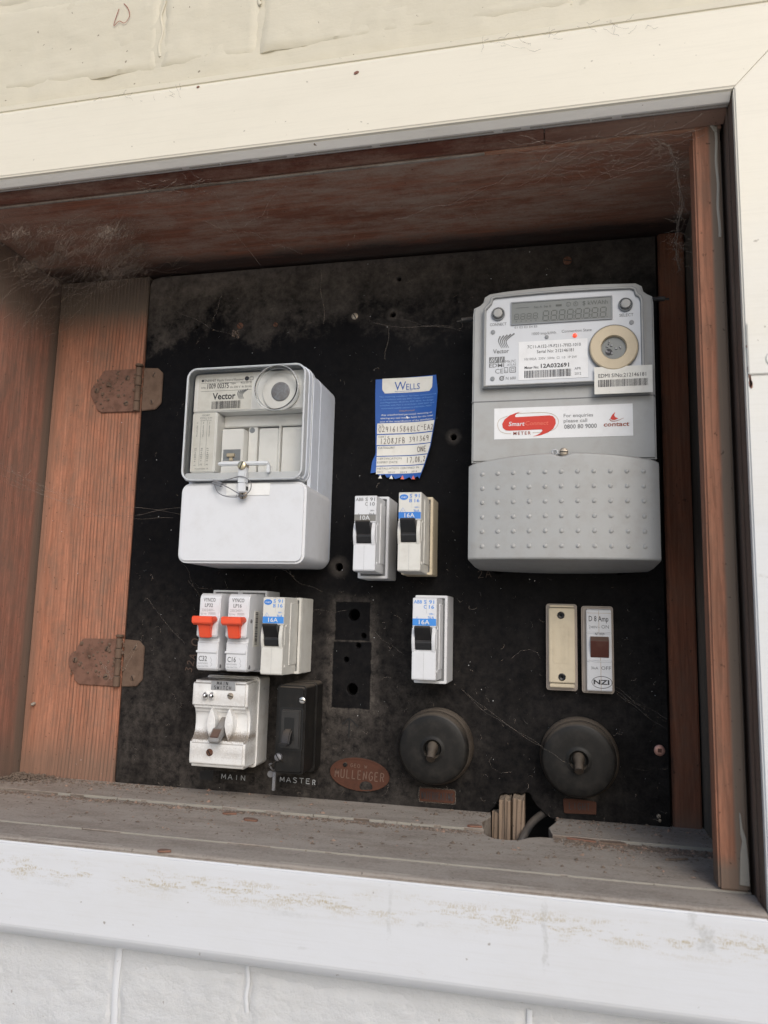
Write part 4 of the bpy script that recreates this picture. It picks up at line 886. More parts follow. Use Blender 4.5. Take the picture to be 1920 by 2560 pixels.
# terminal cover, bowed towards the viewer
def cover_y(x, d=0): u = (x - 380.3) / 67.5; return -(61.0 + 7.0 * (1 - u * u)) + d
def tcover():
    bm = bmesh.new(); C_ = []; nx = 36; x0, x1 = 312.8, 447.8
    for i in range(nx + 1):
        x = x0 + (x1 - x0) * i / nx; u = (x - 380.3) / 67.5; yf = cover_y(x); e = min(i, nx - i); rd = 1.6 if e == 0 else 0
        zt = 262.2 + 6.2 * (1 - abs(u) ** 2.2) - 0.8 * (e == 0); xb = 380.3 + (x - 380.3) * .955
        if 374 < x < 387: zt -= 2.6 * math.cos((x - 380.5) / 6.5 * math.pi / 2)
        prof = [(xb, -1, 187.4 - 2.0 * (1 - u * u)), (380.3 + (x - 380.3) * .97, -30, 187.8 - 1.0 * (1 - u * u)), (x, yf + 5 + rd, 191.0), (x, yf + 1.6 + rd, 191.2), (x, yf + .5 + rd, 191.8), (x, yf + rd, 193.2)]
        prof += [(x, yf + rd, 193.2 + (zt - 2 - 193.2) * k / 6) for k in range(1, 7)]
        prof += [(x, yf + .4 + rd, zt - .7), (x, yf + 1.4 + rd, zt), (x, -49.5, zt + .4)]
        C_.append([bm.verts.new(p) for p in prof])
    for a, b in zip(C_, C_[1:]):
        for k in range(len(a) - 1): bm.faces.new((a[k], b[k], b[k + 1], a[k + 1]))
    for col in (C_[0], C_[-1]):
        z = bm.verts.new((col[0].co.x, -1, 262)); bm.faces.new(col + [z])
    bmesh.ops.recalc_face_normals(bm, faces=bm.faces); return bm
tcv = build('terminal_cover', tcover(), 'grey', T, ang=50)
dots = bmesh.new()
for j in range(6):
    for i in range(11):
        x = 323.6 + i * 11.32; z = 254.4 - j * 10.72; yy = cover_y(x)
        join(dots, lathe(x, z, [(1.75, yy + .3), (1.5, yy - .5), (.9, yy - .85), (0, yy - 1.0)], 12))
tag(build('raised_dots', dots, 'grey', tcv), kind='stuff')
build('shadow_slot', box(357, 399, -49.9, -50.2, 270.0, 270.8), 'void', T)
screw(382.2, 271.2, -56, 3.2, 'screw', T, .05, 1.4, 'seal_screw')
build('clear_seal', merged(lathe(375.8, 271.2, [(2.6, -52), (2.6, -56), (1.8, -57), (1.2, -56), (1.2, -52)], 18)), 'frost', T)
# cut cable ends behind the grey meter
def cable_end(pts, label, cores):
    t = thing('cable_end', label, 'cable', pts[-1])
    build('sheath', tube(spline(pts, 5), 2.0, 10), 'rubber', t)
    d = (Vector(pts[-1]) - Vector(pts[-2])).normalized()
    for k in range(cores): build('core', tube([Vector(pts[-1]) - d * 2 + Vector((0, 0, k * 1.2 - .6)), Vector(pts[-1]) + d * 3.4 + Vector((0, k, k * 1.4 - .6))], .45, 6), 'rubber', t)
cable_end([(322, -20, 392), (312, -26, 390.5), (306, -30, 388.8), (302, -32, 387.8)], 'cut grey cable end left of the grey meter', 1)
cable_end([(440, -24, 395), (450, -30, 395.2), (456, -32, 394.8), (458.5, -32, 394.6)], 'cut grey cable end with bare cores right of the grey meter', 2)

# ------------------------------------------------------------ certification sticker, curling off the panel
def lift(x, z):
    t = max(0.0, (x - 250) / 28.0); b = max(0.0, (352 - z) / 90.0)
    return -1.0 - 5.5 * t * t * (0.35 + b * 1.6) - 2.5 * max(0, (285 - z) / 24.0) ** 2
LE = [(224.4, 352.0), (224.4, 338), (225.1, 314.6), (226.2, 286), (223.2, 279), (222.4, 268.6)]
RE = [(277.5, 353.6), (279.4, 338.3), (278.1, 312.8), (274.6, 290), (269.2, 273), (265.6, 263.4)]
def lerp_edge(E_, z):
    for (xa, za), (xb, zb) in zip(E_, E_[1:]):
        if zb <= z <= za: return xa + (xb - xa) * (za - z) / (za - zb)
    return E_[0][0] if z > E_[0][1] else E_[-1][0]
def sheet():
    bm = bmesh.new(); G = []
    for j in range(37):
        v = j / 36; row = []
        for i in range(19):
            u = i / 18; zt = 351.6 + 1.2 * u; zb = 269 - 6.2 * u - 2.5 * math.sin(u * 3.14)
            if j == 36: zb += (0, 1.2, 2.8)[i % 3] * .8
            z = zt + (zb - zt) * v; xl, xr_ = lerp_edge(LE, z), lerp_edge(RE, z); x = xl + (xr_ - xl) * u
            row.append(bm.verts.new((x, lift(x, z), z)))
        G.append(row)
    for a, b in zip(G, G[1:]):
        for i in range(18): bm.faces.new((a[i], b[i], b[i + 1], a[i + 1]))
    bmesh.ops.recalc_face_normals(bm, faces=bm.faces)
    r = bmesh.ops.extrude_face_region(bm, geom=bm.faces[:]); 
    for e in r['geom']:
        if isinstance(e, bmesh.types.BMVert): e.co.y += .25
    return bm
T = thing('certification_sticker', 'blue and white certification sticker with handwriting, peeling and curled at its lower right', 'sticker', (250, 0, 310))
build('sheet', sheet(), 'blue', T)
def patch(poly_x0, poly_x1, z0, z1, d=-.16, n=10, round_=False, slope=0.0):
    bm = bmesh.new(); rows = []
    for j in range(5):
        v = j / 4; z = z0 + (z1 - z0) * v; row = []
        for i in range(n + 1):
            u = i / n; xr_ = min(poly_x1, lerp_edge(RE, z) - .6); a, b = poly_x0, xr_
            if round_: k = 2.6 * max(0, 1 - v * 3) ** 2; a += k; b -= k
            x = a + (b - a) * u; row.append(bm.verts.new((x, lift(x, z) + d, z + slope * (x - poly_x0))))
        rows.append(row)
    for a, b in zip(rows, rows[1:]):
        for i in range(n): bm.faces.new((a[i], a[i + 1], b[i + 1], b[i]))
    bmesh.ops.recalc_face_normals(bm, faces=bm.faces); return bm
build('white_panel', patch(230.4, 274.6, 338.8, 352.0, round_=True), 'paper2', T)
for z0, z1 in ((303.2, 312.4), (293.4, 302.2), (284.0, 292.6), (275.4, 283.2), (268.0, 274.6)):
    build('white_field', patch(226.9 if z0 > 285 else 227.2, 278, z0, z1), 'paper2', T)
fy = lambda x, z: lift(x, z) - .34
build('lettering', merged(text('W', 241.4, 341.2, 7.4, 0, 251.4, fn=fy), text('ELLS', 251.6, 341.2, 5.2, 0, 263.6, fn=fy), flat([(241.6, 339.9), (263.6, 339.9), (263.6, 340.15), (241.6, 340.15)], fy(250, 340))), 'ink_blue' if 0 else 'blue', T)
ln = bmesh.new()
for k, s1 in enumerate(('This metering installation has been commissioned', 'in accordance with the EIPC Codes of Practice', 'and Regulation 58 of the ESR 2010. Its design', 'complies with Part 2 of AS/NZS 3000:2007 and', 'associated supply system is 230/400v MEN')):
    join(ln, text(s1, 228.2 + (0, .8, 1, .6, 2)[k], 335.2 - k * 2.55, 1.25, 0, 278.0 - (0, 2, 2, 1.5, 3.8)[k], fn=fy))
build('lettering', ln, 'ink_pblue', T)
ln = bmesh.new()
for k, s1 in enumerate(('Any unauthorised person(s) removing or', 'altering any seal may be liable for the total', 'cost of the recertification of the installation')):
    join(ln, text(s1, 230.2 - k * .5, 319.0 - k * 2.9, 1.35, 0, 275.2 + (k > 0) * .6, bold=.01, fn=fy))
build('lettering', ln, 'ink_white', T)
build('lettering', text('Unauthorised', 246, 322.2, 1.4, 0, 259.2, fn=fy), 'ink_tan', T)
build('lettering', merged(text('ICP', 228.3, 309.6, 1.7, 0, 232.6, fn=fy), text('CERT #', 228.3, 299.6, 1.7, 0, 237.8, fn=fy), text('CATEGORY', 228.3, 290.0, 1.8, 0, 243, fn=fy), text('CERTIFICATION', 228, 280.5, 1.8, 0, 249, fn=fy), text('EXPIRY DATE', 228, 277.3, 1.8, 0, 245.6, fn=fy), text('INSTALLATION CERTIFIED IN', 227.8, 272.0, 1.6, 0, 264.6, fn=fy), text('2011', 228.4, 269.2, 1.3, 0, 232.8, fn=fy), text('2012', 237.6, 268.6, 1.5, 0, 243.6, fn=fy), text('2013', 248, 268.4, 1.5, 0, 254, fn=fy), text('2014', 258, 268.7, 1.5, 0, 263, fn=fy)), 'ink_grey', T)
fz = lambda x, z: lift(x, z) - .45
build('handwriting', merged(strokes('0291615848LC-EA2', 228.4, 304.6, 4.6, 0, 276.6, .42, fn=fz, jit=.3), strokes('1208JFB', 229.8, 294.4, 4.6, 0, 251.6, .42, fn=fz, jit=.3), strokes('391369', 255, 295.2, 4.4, 0, 272.8, .42, fn=fz, jit=.3), strokes('ONE', 262.6, 286.2, 4.4, 0, 270.8, .42, fn=fz, gap=.15), strokes('17', 253, 277.2, 4.8, 0, 258, .42, fn=fz), strokes(',08,2', 258.6, 277.6, 4.4, 0, 270, .42, fn=fz)), 'ink_brown', T)
tr_ = [flat([(229.5 + k * 9.6, 264.2 - k * .5), (231.2 + k * 9.6, 267.4 - k * .45), (232.8 + k * 9.6, 263.9 - k * .5)], 0) for k in range(4)]
for b in tr_:
    for v in b.verts: v.co.y = lift(v.co.x, v.co.z) - .3
build('white_triangle', merged(*tr_[:2]), 'paper2', T); build('red_triangle', merged(*tr_[2:]), 'ink_pink', T)
build('torn_spot', flat([(252.2, 318.2), (254.6, 316.6), (253.6, 315.6), (252.3, 316.2)], lift(253, 317) - .5), 'paper', T)

# ------------------------------------------------------------ plug-in circuit breakers
def base_tray(T, x0, x1, z0, z1, d, m, rim=2.0, deep=2.4):
    b = build('base', box(x0, x1, -0.3, -(d - deep), z0, z1, 0.5, 2), m, T)
    build('base_rim', ring(rr(x0, x1, z0, z1, .8, 2), rr(x0 + rim, x1 - rim, z0 + rim, z1 - rim, .5, 2), -(d - deep) + .05, -d, .35), m, T)
    build('dark_gap', box(x0 + rim + .1, x1 - rim - .1, -(d - deep) - .1, -(d - deep) - .4, z0 + rim + .1, z1 - rim - .1), 'dgrey' if 0 else 'ink_grey', T)  # flat grey sheet painted as the shade inside the hollow tray

def abb(x0, x1, z0, z1, d, bx0, bx1, bz0, bz1, bd, m, mb, label, group, band, inkm, rows, oval=False, rimw=2.0, blank=False):
    T = thing('circuit_breaker', label, 'circuit breaker', ((x0 + x1) / 2, 0, (z0 + z1) / 2), group)
    base_tray(T, bx0, bx1, bz0, bz1, bd, mb, rimw)
    zs = z0 + (z1 - z0) * .375; zt = z0 + (z1 - z0) * .655; w = x1 - x0; xm = (x0 + x1) / 2
    body = prism([(-(bd - 4), z0 - .3), (-d + 1.2, z0), (-d, z0 + 1.0), (-d, zs - 1.2), (-d + 1.3, zs), (-d + 3.2, zs + .8), (-d + 3.2, zt - 2.0), (-d + .1, zt - .8), (-d, zt), (-d, z1 - .8), (-d + .8, z1), (-(bd - 4), z1 + .4)], x0, x1, .35, 2, 'X')
    build('case', body, m, T)
    build('case_shoulder', box(x0 + .2, x1 + .55, -(bd - 3), -d + 14, z0 + 7, z1 - 4, .3, 1), m, T)
    ck = bmesh.new()
    for cx0, cx1 in ((x0 - .1, x0 + 2.2), (x1 - 3.1, x1 - .3)):
        P_ = [(-d + 3.5, zs - 2.4), (-d - .2, zs - 2.2)] + [(-d - 2.4 * math.sin(math.pi * t / 8), zs - 2.2 + (zt - 2.2 - zs + 3.4) * t / 8) for t in range(1, 8)] + [(-d - .2, zt - 1.0), (-d + 3.5, zt - .8)]
        join(ck, prism(P_, cx0, cx1, .45, 2, 'X'))
    build('toggle_cheek', ck, m, T)
    tx0, tx1 = x0 + 2.5, x1 - 3.5
    build('toggle', prism([(-d + 3.3, zs - .6), (-d - .4, zs - .2), (-d - 1.8, zs + 4.6), (-d - 1.2, zs + 6.0), (-d - 6.6, zt - 2.6), (-d - 7.2, zt - .6), (-d - 6.2, zt + .2), (-d - 4.0, zt + .1), (-d + 1.0, zt - 2.5), (-d + 3.3, zt - 3)], tx0, tx1, .45, 2, 'X'), 'black', T)
    yb = -d - .12
    build('rating_band', quad(x0 + .15, x1 - .15, zt + .3, zt + 5.4, yb), band, T)
    build('seam', quad(xm - .2, xm - .05, z0 + .6, zs - 2.4, yb) if blank else merged(quad(xm - .2, xm - .05, z0 + .6, zs - 2.4, yb), quad(xm + 1.4, xm + 1.52, zt + 9, z1 - .2, yb)), 'ink_lgrey', T)
    for zz in (z0 + 6.5, zt - 1.5): build('rivet', rotate(lathe(0, 0, [(1.6, 0), (1.2, -.5), (.5, -.3), (0, -.3)], 14), math.pi / 2, 'Z', (0, 0, 0)) if 0 else move(rotate(lathe(0, 0, [(1.5, 0), (1.2, -.45), (.5, -.3), (0, -.3)], 14), math.pi / 2, 'Z', (0, 0, 0)), x1, -d + 6, zz), m, T)
    L = bmesh.new()
    for (s1, a, b, zz, h) in rows: join(L, text(s1, x0 + a, z1 + zz, h, yb - .05, x0 + b, bold=.008))
    if oval: build('blue_oval', prism(circ(x0 + 4.0, z1 - 3.9, 3.3, 24, 2.2), yb + .05, yb - .04), 'ink_blue', T); build('lettering', text('nzi', x0 + 2.1, z1 - 4.6, 1.6, yb - .14, x0 + 5.9), 'ink_white', T)
    zz = z1 - (15.5 if not oval else 14.5)
    k = 1.5 if not oval else 2.4; join(L, ribbon([(x0 + 3.4 - k, zz - k * .6), (x0 + 3.4, zz + k), (x0 + 3.4 + k, zz - k * .6), (x0 + 3.4 - k, zz - k * .6)], .28, yb - .05), text('S', x0 + 3.0, zz - .4, .9, yb - .05))
    build('lettering', L, inkm, T)
    build('lettering', text(rows[-1][0] if 0 else band_txt, x0 + w * .27, zt + 1.3, 3.2, yb - .1, x0 + w * .72, bold=.01), 'ink_white', T)
    return T
band_txt = '10A'
R1 = lambda a, c, d_: [(a, 0.9, 6.9, -4.2, 2.4), ('S', 8.4, 10.3, -4.3, 2.6), ('91', 12.2, 16.0, -4.3, 2.6), (c, 8.3, 10.3, -7.9, 2.6), (d_, 12.2, 16.0, -7.9, 2.6), ('240V~', 12.4, 16.0, -12.3, 1.1), ('3kA', 11.6, 16.2, -15.5, 2.0)]
R2 = lambda c, d_: R1('', c, d_)[1:] + [('STOTZ', 1.2, 6.0, -18.2, 1.2)]
GB = 'plug-in breakers on the panel'
abb(225.2, 242.4, 181.8, 240.0, 60, 222.0, 246.2, 177.9, 243.4, 33, 'white', 'white', 'white breaker with grey 10A band, left one of the two below the sticker', GB, 'band_grey', 'ink_grey', R1('ABB', 'C', '10'))
band_txt = '16A'
abb(259.8, 277.2, 182.0, 242.3, 60, 256.0, 280.7, 181.6, 243.6, 27, 'white2', 'ivory', 'yellowed breaker with blue 16A band on an ivory base, right below the sticker', GB, 'ink_blue', 'ink_blue', R2('B', '16'), oval=True)
abb(272.4, 290.2, 102.6, 162.6, 61, 269.4, 294.4, 98.8, 165.3, 35, 'white', 'white', 'white breaker with blue 16A band standing alone above the left round switch', GB, 'band_blue', 'band_blue', R1('ABB', 'C', '16'))
abb(154.1, 171.6, 101.8, 161.1, 60, 150.6, 175.2, 101.2, 161.6, 31, 'white2', 'white2', 'white breaker with blue 16A band right of the two orange toggled breakers', GB, 'band_blue', 'band_blue', R2('B', '16'), oval=True)

def vynco(x0, bx0, bx1, s1, s2, label):
    x1 = x0 + 17.6; z0, z1, d = 103.0, 163.6, 60
    T = thing('circuit_breaker', label, 'circuit breaker', (x0 + 9, 0, 133), 'orange toggled breakers')
    base_tray(T, bx0, bx1, 101.6, 166.8, 30, 'white', 1.6)
    body = prism([(-26, z0 + .3), (-d + 3.2, z0), (-d + .9, z0 + .9), (-d, z0 + 3), (-d, 123.5), (-d - .4, 125.2), (-d + 1.0, 126.0), (-d + 1.2, 128.4), (-d - .2, 128.6), (-d - 3.0, 129.6), (-d - 3.2, 136), (-d - 2.4, 141), (-d - .2, 145.6), (-d, 147), (-d, 158.6), (-d + .9, 161.4), (-d + 3.0, 163.2), (-26, 163.8)], x0, x1, .7, 3, 'X')
    build('case', body, 'white', T)
    build('cross_bar', box(x0 - .5, x1 - .6, -d + .2, -d - 1.2, 116.9, 118.6, .3, 2), 'white', T)
    tg = prism([(x0 + 1.5, 145.6), (x0 + .6, 144.9), (x0 + .4, 142.8), (x0 + 1.9, 140.7), (x0 + 3.8, 140.2), (x0 + 4.8, 137.6), (x0 + 5.0, 130.9), (x0 + 5.8, 129.0), (x0 + 14.0, 129.0), (x0 + 14.4, 130.9), (x0 + 14.5, 137.6), (x0 + 15.2, 140.2), (x0 + 17.0, 140.7), (x0 + 18.2, 142.6), (x0 + 17.0, 145.6)], -d - 1.5, -d - 6.2, .5, 2)
    for v in tg.verts: v.co.y -= max(0, v.co.z - 133) * .42 if v.co.y < -d - 3 else 0
    move(tg, -1.2, 0, -.4)
    t_ = build('toggle', tg, 'orange', T)
    build('toggle_ridge', move(prism([(-d - 9.5, 138.2), (-d - 12.6, 140.0), (-d - 12.8, 144.4), (-d - 11.4, 145.3), (-d - 8.6, 144.6)], x0 + .1, x0 + 16.6, .5, 2, 'X'), 0, 0, 0), 'orange', t_)
    build('lettering', text('I-ON', x0 + 6.0, 130.6, 1.4, -d - 6.45, x0 + 11.0), 'ink_maroon', t_)
    build('nose_slot', box(x0 + 3.2, x0 + 14.0, -d - 2.5, -d - 3.45, 128.0, 128.9), 'dgrey', T)
    yb = -d - .12
    build('lettering', merged(text('VYNCO', x0 + 3.2, 156.6, 2.8, yb, x0 + 13.4, bold=.02), text(s1, x0 + 4.5, 152.4, 2.7, yb, x0 + 11.4, bold=.02)), 'ink_grey', T)
    build('lettering', merged(text(s2, x0 + 1.7, 110.4, 3.8, yb, x0 + 8.8, bold=.02)), 'ink_grey', T)
    build('lettering', merged(text('230/240V~', x0 + 2.0, 149.0, 2.0, yb, x0 + 13.0), text('50 Hz', x0 + 1.2, 146.0, 1.8, yb, x0 + 6.4), text('3000', x0 + 8.6, 146.0, 1.7, yb, x0 + 13.2), ring(rr(x0 + 8.0, x0 + 13.8, 145.6, 148.1, .2, 1), rr(x0 + 8.2, x0 + 13.6, 145.8, 147.9, .2, 1), yb, yb - .03),
          text('AS/NZS60898', x0 + 1.0, 108.0, 1.3, yb, x0 + 9.6), text('SAA100677EA', x0 + 1.0, 105.8, 1.3, yb, x0 + 10.2), ribbon(spline([(x0 + 11.6, 113.5), (x0 + 12.8, 111), (x0 + 12.2, 109.5), (x0 + 13.2, 108), (x0 + 12.0, 106.4)], 4), .25, yb)), 'ink_lgrey', T)
    for zz in (106.5, 142.0): build('rivet', move(rotate(lathe(0, 0, [(1.7, 0), (1.3, -.5), (.6, -.3), (0, -.3)], 14), math.pi / 2, 'Z', (0, 0, 0)), x1, -d + 5.5, zz), 'lead', T)
    return T
v1 = vynco(100.6, 97.3, 120.9, 'LP32', 'C32', 'white breaker with orange toggle reading C32, leftmost of its row')
v2 = vynco(124.9, 121.2, 144.9, 'LP16', 'C16', 'white breaker with orange toggle reading C16, second of its row')
sl_ = build('side_label', box(142.5, 142.75, -49, -37, 122, 150), 'paper2', v2)
bc = bmesh.new(); random.seed(2); z = 123.5
while z < 148.5:
    h = random.choice([.25, .5, .8]); join(bc, box(142.75, 142.85, -46.4, -41.5, z, z + h)); z += h + random.choice([.3, .5])
build('barcode', bc, 'ink', sl_)

# ------------------------------------------------------------ main switch
T = thing('main_switch', 'grimy white main switch with grey lever and engraved name plate, lower left', 'switch', (115, 0, 60))
build('back_case', prism(rr(92.6, 139.6, 25.6, 97.0, 3), -.3, -24, 1.2, 3), 'porcelain_back', T)
prof = [(-20, 27.2), (-42.5, 27.4), (-45, 28.6), (-46, 31.5), (-46, 47.0), (-44.6, 48.4), (-41.0, 50.6), (-38.6, 54.5), (-38, 60), (-38.6, 66), (-40.4, 70.5), (-43.6, 73.0), (-45.6, 73.8), (-46, 76), (-46, 91), (-45, 93.8), (-42.5, 94.6), (-20, 95.4)]
build('front_case', prism(prof, 91.4, 138.4, 1.8, 4, 'X'), 'porcelain', T, ang=60)
lens = lambda cx, hw: [(cx + hw * math.cos(a) ** 1 if 0 else cx + hw * math.sin(math.pi * t), 48.4 + 25.6 * (t)) for t in [k / 10 for k in range(11)]] + [(cx - hw * math.sin(math.pi * t), 48.4 + 25.6 * t) for t in [k / 10 for k in range(9, 0, -1)]]
for cx in (109.6, 124.6):
    g_ = build('lever_guard', prism(lens(cx, 3.5), -36, -47.4, .7, 3), 'porcelain', T)
    build('dimple', lathe(cx, 61.5, [(1.4, -47.3), (1.1, -47.6), (0, -47.5)], 14), 'inner', g_)
build('lever_slot', box(114.2, 120.6, -37.7, -38.5, 52, 70.6), 'void', T)
lv = build('lever', merged(prism([(-37.5, 65.4), (-40, 66.0), (-44, 63.0), (-49.0, 57.5), (-50, 54), (-46, 51), (-37.5, 57)], 115.0, 120.8, .6, 2, 'X'), prism([(-47.5, 58.6), (-49.8, 58.4), (-56.8, 52.0), (-57.6, 49.4), (-54.5, 47.6), (-48.6, 52.0)], 112.6, 121.6, .6, 2, 'X')), 'greyplas', T)
build('lever_label', prism([(-50.2, 57.3), (-56.6, 52.4), (-57.0, 53.0), (-50.6, 57.9)], 114.0, 120.4, 0, 1, 'X'), 'brown', lv)
np_ = build('name_plate', box(107.8, 128.6, -45.8, -46.7, 87.4, 94.6, .3, 1), 'silver_plate', T)
build('lettering', merged(strokes('MAIN', 112.8, 91.4, 2.6, -46.9, 122.4, .45), strokes('SWITCH', 110.4, 88.0, 2.6, -46.9, 125.2, .42)), 'ink', np_)
for x in (103.9, 109.4):
    c_ = build('seal_stud', lathe(x, 82.8, [(2.1, -45.5), (2.3, -47.5), (1.7, -49.6), (.8, -50.5), (0, -50.7)], 20), 'chrome', T)
    for v in c_.data.vertices: v.co.z = (v.co.z - (82.8 - 60) * K) * 1.35 + (82.8 - 60) * K
    build('stud_hole', prism(circ(x + 1.5, 82.6, .7, 10, 1.0), -49.0, -50.2), 'void', c_)
screw(124.6, 83.2, -46, 2.5, 'screw', T, .3, 1.2); screw(109.4, 39.2, -46, 2.8, 'rusty', T, 1.0, 1.2)
build('embossed_mark', merged(text('MEM', 113, 75.4, 3.8, -46.15, 123.4, space=1.1)), 'porcelain', T)
build('embossed_frame', merged(ring(rr(120.6, 136, 35.8, 39.4, .6, 3), rr(121, 135.6, 36.2, 39.0, .5, 3), -45.9, -46.25), text('60 AMP', 122.2, 36.6, 2.0, -46.2, 134.6)), 'porcelain', T)

# ------------------------------------------------------------ black master switch
T = thing('master_switch', 'black bakelite switch with small toggle in a framed slot, right of the white main switch', 'switch', (174, 0, 60))
build('back_case', prism(rr(163.2, 186.6, 23.6, 94.6, 4), -.3, -17.0, 1.0, 3), 'bakelite', T)
build('front_case', prism(rr(161.6, 185.4, 26.2, 93.2, 3), -17.2, -42, 1.8, 3, edges='front'), 'bakelite', T)
build('frame_groove', ring(rr(165.0, 184.2, 43.8, 76.4, 1.8), rr(166.8, 182.6, 45.6, 74.6, 1.0), -41.9, -42.2), 'void', T)
fp = build('frame_plate', prism(rr(166.8, 182.6, 45.6, 74.6, 1.2), -41, -44.6, 1.0, 2, edges='front'), 'faceplate', T)
build('slot', box(169.8, 177.8, -44.5, -44.8, 52, 69), 'void', fp)
build('toggle', merged(prism([(-42, 61), (-46, 60.0), (-49.5, 56), (-51.5, 51.5), (-52, 49), (-48, 48.6), (-43, 50)], 170.0, 176.6, 1.0, 2, 'X'), box(168.6, 175.4, -48, -52.6, 48.4, 50.8, .5, 2)), 'black', T)
screw(183.0, 82.2, -42, 2.7, 'steel', T, .2, 1.2); s_ = screw(165.4, 38.5, -42, 3.2, 'lead', T, 1.0, 2.2, 'seal_screw')
ws = build('seal_wire', tube(spline([(165, -45, 36), (160, -44, 32), (157, -40, 30), (160, -38, 27), (166, -40, 31), (169, -42, 35), (167, -44, 37)], 6), .4, 6), 'bakelite', T)
build('seal_tag', merged(prism([(-29, 26), (-31, 27), (-32.6, 20), (-33, 11), (-30.6, 10.6), (-29.8, 18)], 157.4, 159.7, .5, 2, 'X'), prism(circ(155.0, 23.0, 2.6, 16), -30, -31, .3), tube(spline([(158.5, -31, 25), (157, -34, 28), (155.6, -35, 31), (157.6, -36, 32)], 5), .7, 8)), 'lead', T)
# name strips under the switches
t = thing('name_strip', 'black name strip engraved MAIN under the white main switch', 'label', (111, 0, 11)); build('strip', box(92.4, 129.7, .4, -.6, 6.6, 16.0, .1, 1), 'panel', t, org=None); build('lettering', strokes('MAIN', 99.9, 10.1, 4.0, -.8, 121.8, .55, slope=-.004), 'engraved', t)
t = thing('name_strip', 'black name strip engraved MASTER under the black switch', 'label', (166, 0, 11)); build('strip', box(146.6, 184.8, .4, -.6, 6.8, 16.0, .1, 1), 'panel', t); build('lettering', merged(strokes('MASTE', 152.0, 11.4, 3.9, -.8, 178.6, .55), strokes('R', 180.2, 10.8, 3.9, -.8, 183.9, .55)), 'engraved', t)
tf = bmesh.new(); join(tf, prism([(92.6, 16.2), (80, 15.0), (80, 8.2), (92.0, 7.6)], .2, -.35)); tag(build('tape_piece', tf, 'black', org=(86, 0, 12)), 'blank black tape left of the MAIN name strip', 'tape')

# oval badge, stamped tags
t = thing('maker_badge', 'oval tarnished copper maker\'s badge right of the MASTER strip', 'badge', (219.6, 0, 21.5))
ob = prism(rpoly(219.8, 21.6, 24.9, 12.9, -.06, 44), .3, -1.0, .3, 2)
build('plate', ob, 'copper_plate', t)
build('raised_rim', ring(rpoly(219.8, 21.6, 24.6, 12.6, -.06, 44), rpoly(219.8, 21.6, 23.4, 11.4, -.06, 44), -.9, -1.4, .15), 'copper_plate', t)
build('embossed_letters', merged(strokes('MULLENGER', 199.2, 18.6, 6.6, -1.25, 240.4, .8, rot=-.035), strokes('GEO W', 212, 27.2, 2.6, -1.2, 226, .45, rot=-.05)), 'ink_tan2', t)
build('grey_patch', prism(circ(225.6, 12.6, 5.4, 18, 4.2), -.9, -1.35, .1, 1), 'panel', t)
build('pin', lathe(207.8, 28.6, [(1.9, -.9), (1.7, -1.9), (0, -2.2)], 14), 'bakelite', t)
t = thing('stamped_tag', 'small brown tag stamped WATER HEATING under the left round switch', 'label', (283, 0, 9.6))
build('plate', prism(rr(269.4, 297.2, 4.8, 14.6, 1.6), .3, -.7, .15, 1), 'copper_plate', t); build('lettering', strokes('WATERHEATING', 270.8, 6.6, 5.6, -.95, 296, .5, gap=.2), 'ink', t); build('pale_border', ring(rr(268.4, 298.2, 3.9, 15.4, 2.2), rr(269.3, 297.3, 4.7, 14.7, 1.7), .1, -.15), 'web_dark', t)
t = thing('stamped_tag', 'small rusty tag stamped LIGHT under the right round switch', 'label', (392, 0, 9.4))
build('plate', prism([(379.9, 13.8), (380.4, 4.9), (381.6, 4.1), (404, 4.9), (404.3, 13.4), (403, 14.4), (392, 15.0), (380.6, 15)], .3, -.7, .15, 1), 'copper_plate', t); build('lettering', strokes('LIGHT', 384, 7.6, 4.8, -.95, 399.6, .55), 'ink', t)

# ------------------------------------------------------------ round surface switches
def round_switch(cx, cz, label, lx, lz):
    T = thing('round_switch', label, 'switch', (cx, 0, cz), 'round tumbler switches')
    build('base', lathe(cx + .6, cz, [(29.0, -.3), (29.2, -5.4), (28.6, -6.2), (28.0, -6.4), (28.6, -6.9), (28.8, -11), (27.6, -12.4), (20, -12.6)], 56), 'brownbake', T)
    build('cover', lathe(cx, cz, [(27.0, -12.2), (27.4, -14.5), (27.3, -18), (26.4, -20.6), (24.6, -21.8), (20, -22.3), (13, -22.7), (10.4, -22.2), (8.8, -22.9), (7.2, -23.2), (6.4, -22.6), (5.8, -21.0), (5.6, -17.5), (0, -17)], 56), 'bakelite', T)
    build('dark_socket', lathe(cx, cz, [(5.5, -19.2), (0, -19.2)], 20), 'void', T)
    kn = lathe(0, 0, [(3.6, 5), (4.4, 2), (4.4, -2), (3.5, -4), (3.4, -8), (3.6, -10.5), (3.1, -11.6), (0, -11.8)], 20)
    rotate(kn, math.radians(38), 'X', (0, 0, 0)); rotate(kn, lx, 'Z', (0, 0, 0)); move(kn, cx, -21.0, cz + .6)
    build('toggle', kn, 'brownbake', T)
    return T
round_switch(282.4, 48.6, 'dusty black round switch with toggle above the WATER HEATING tag', 0, 0)
round_switch(391.3, 47.0, 'dusty black round switch with toggle above the LIGHT tag, at the lower right', 0, 0)

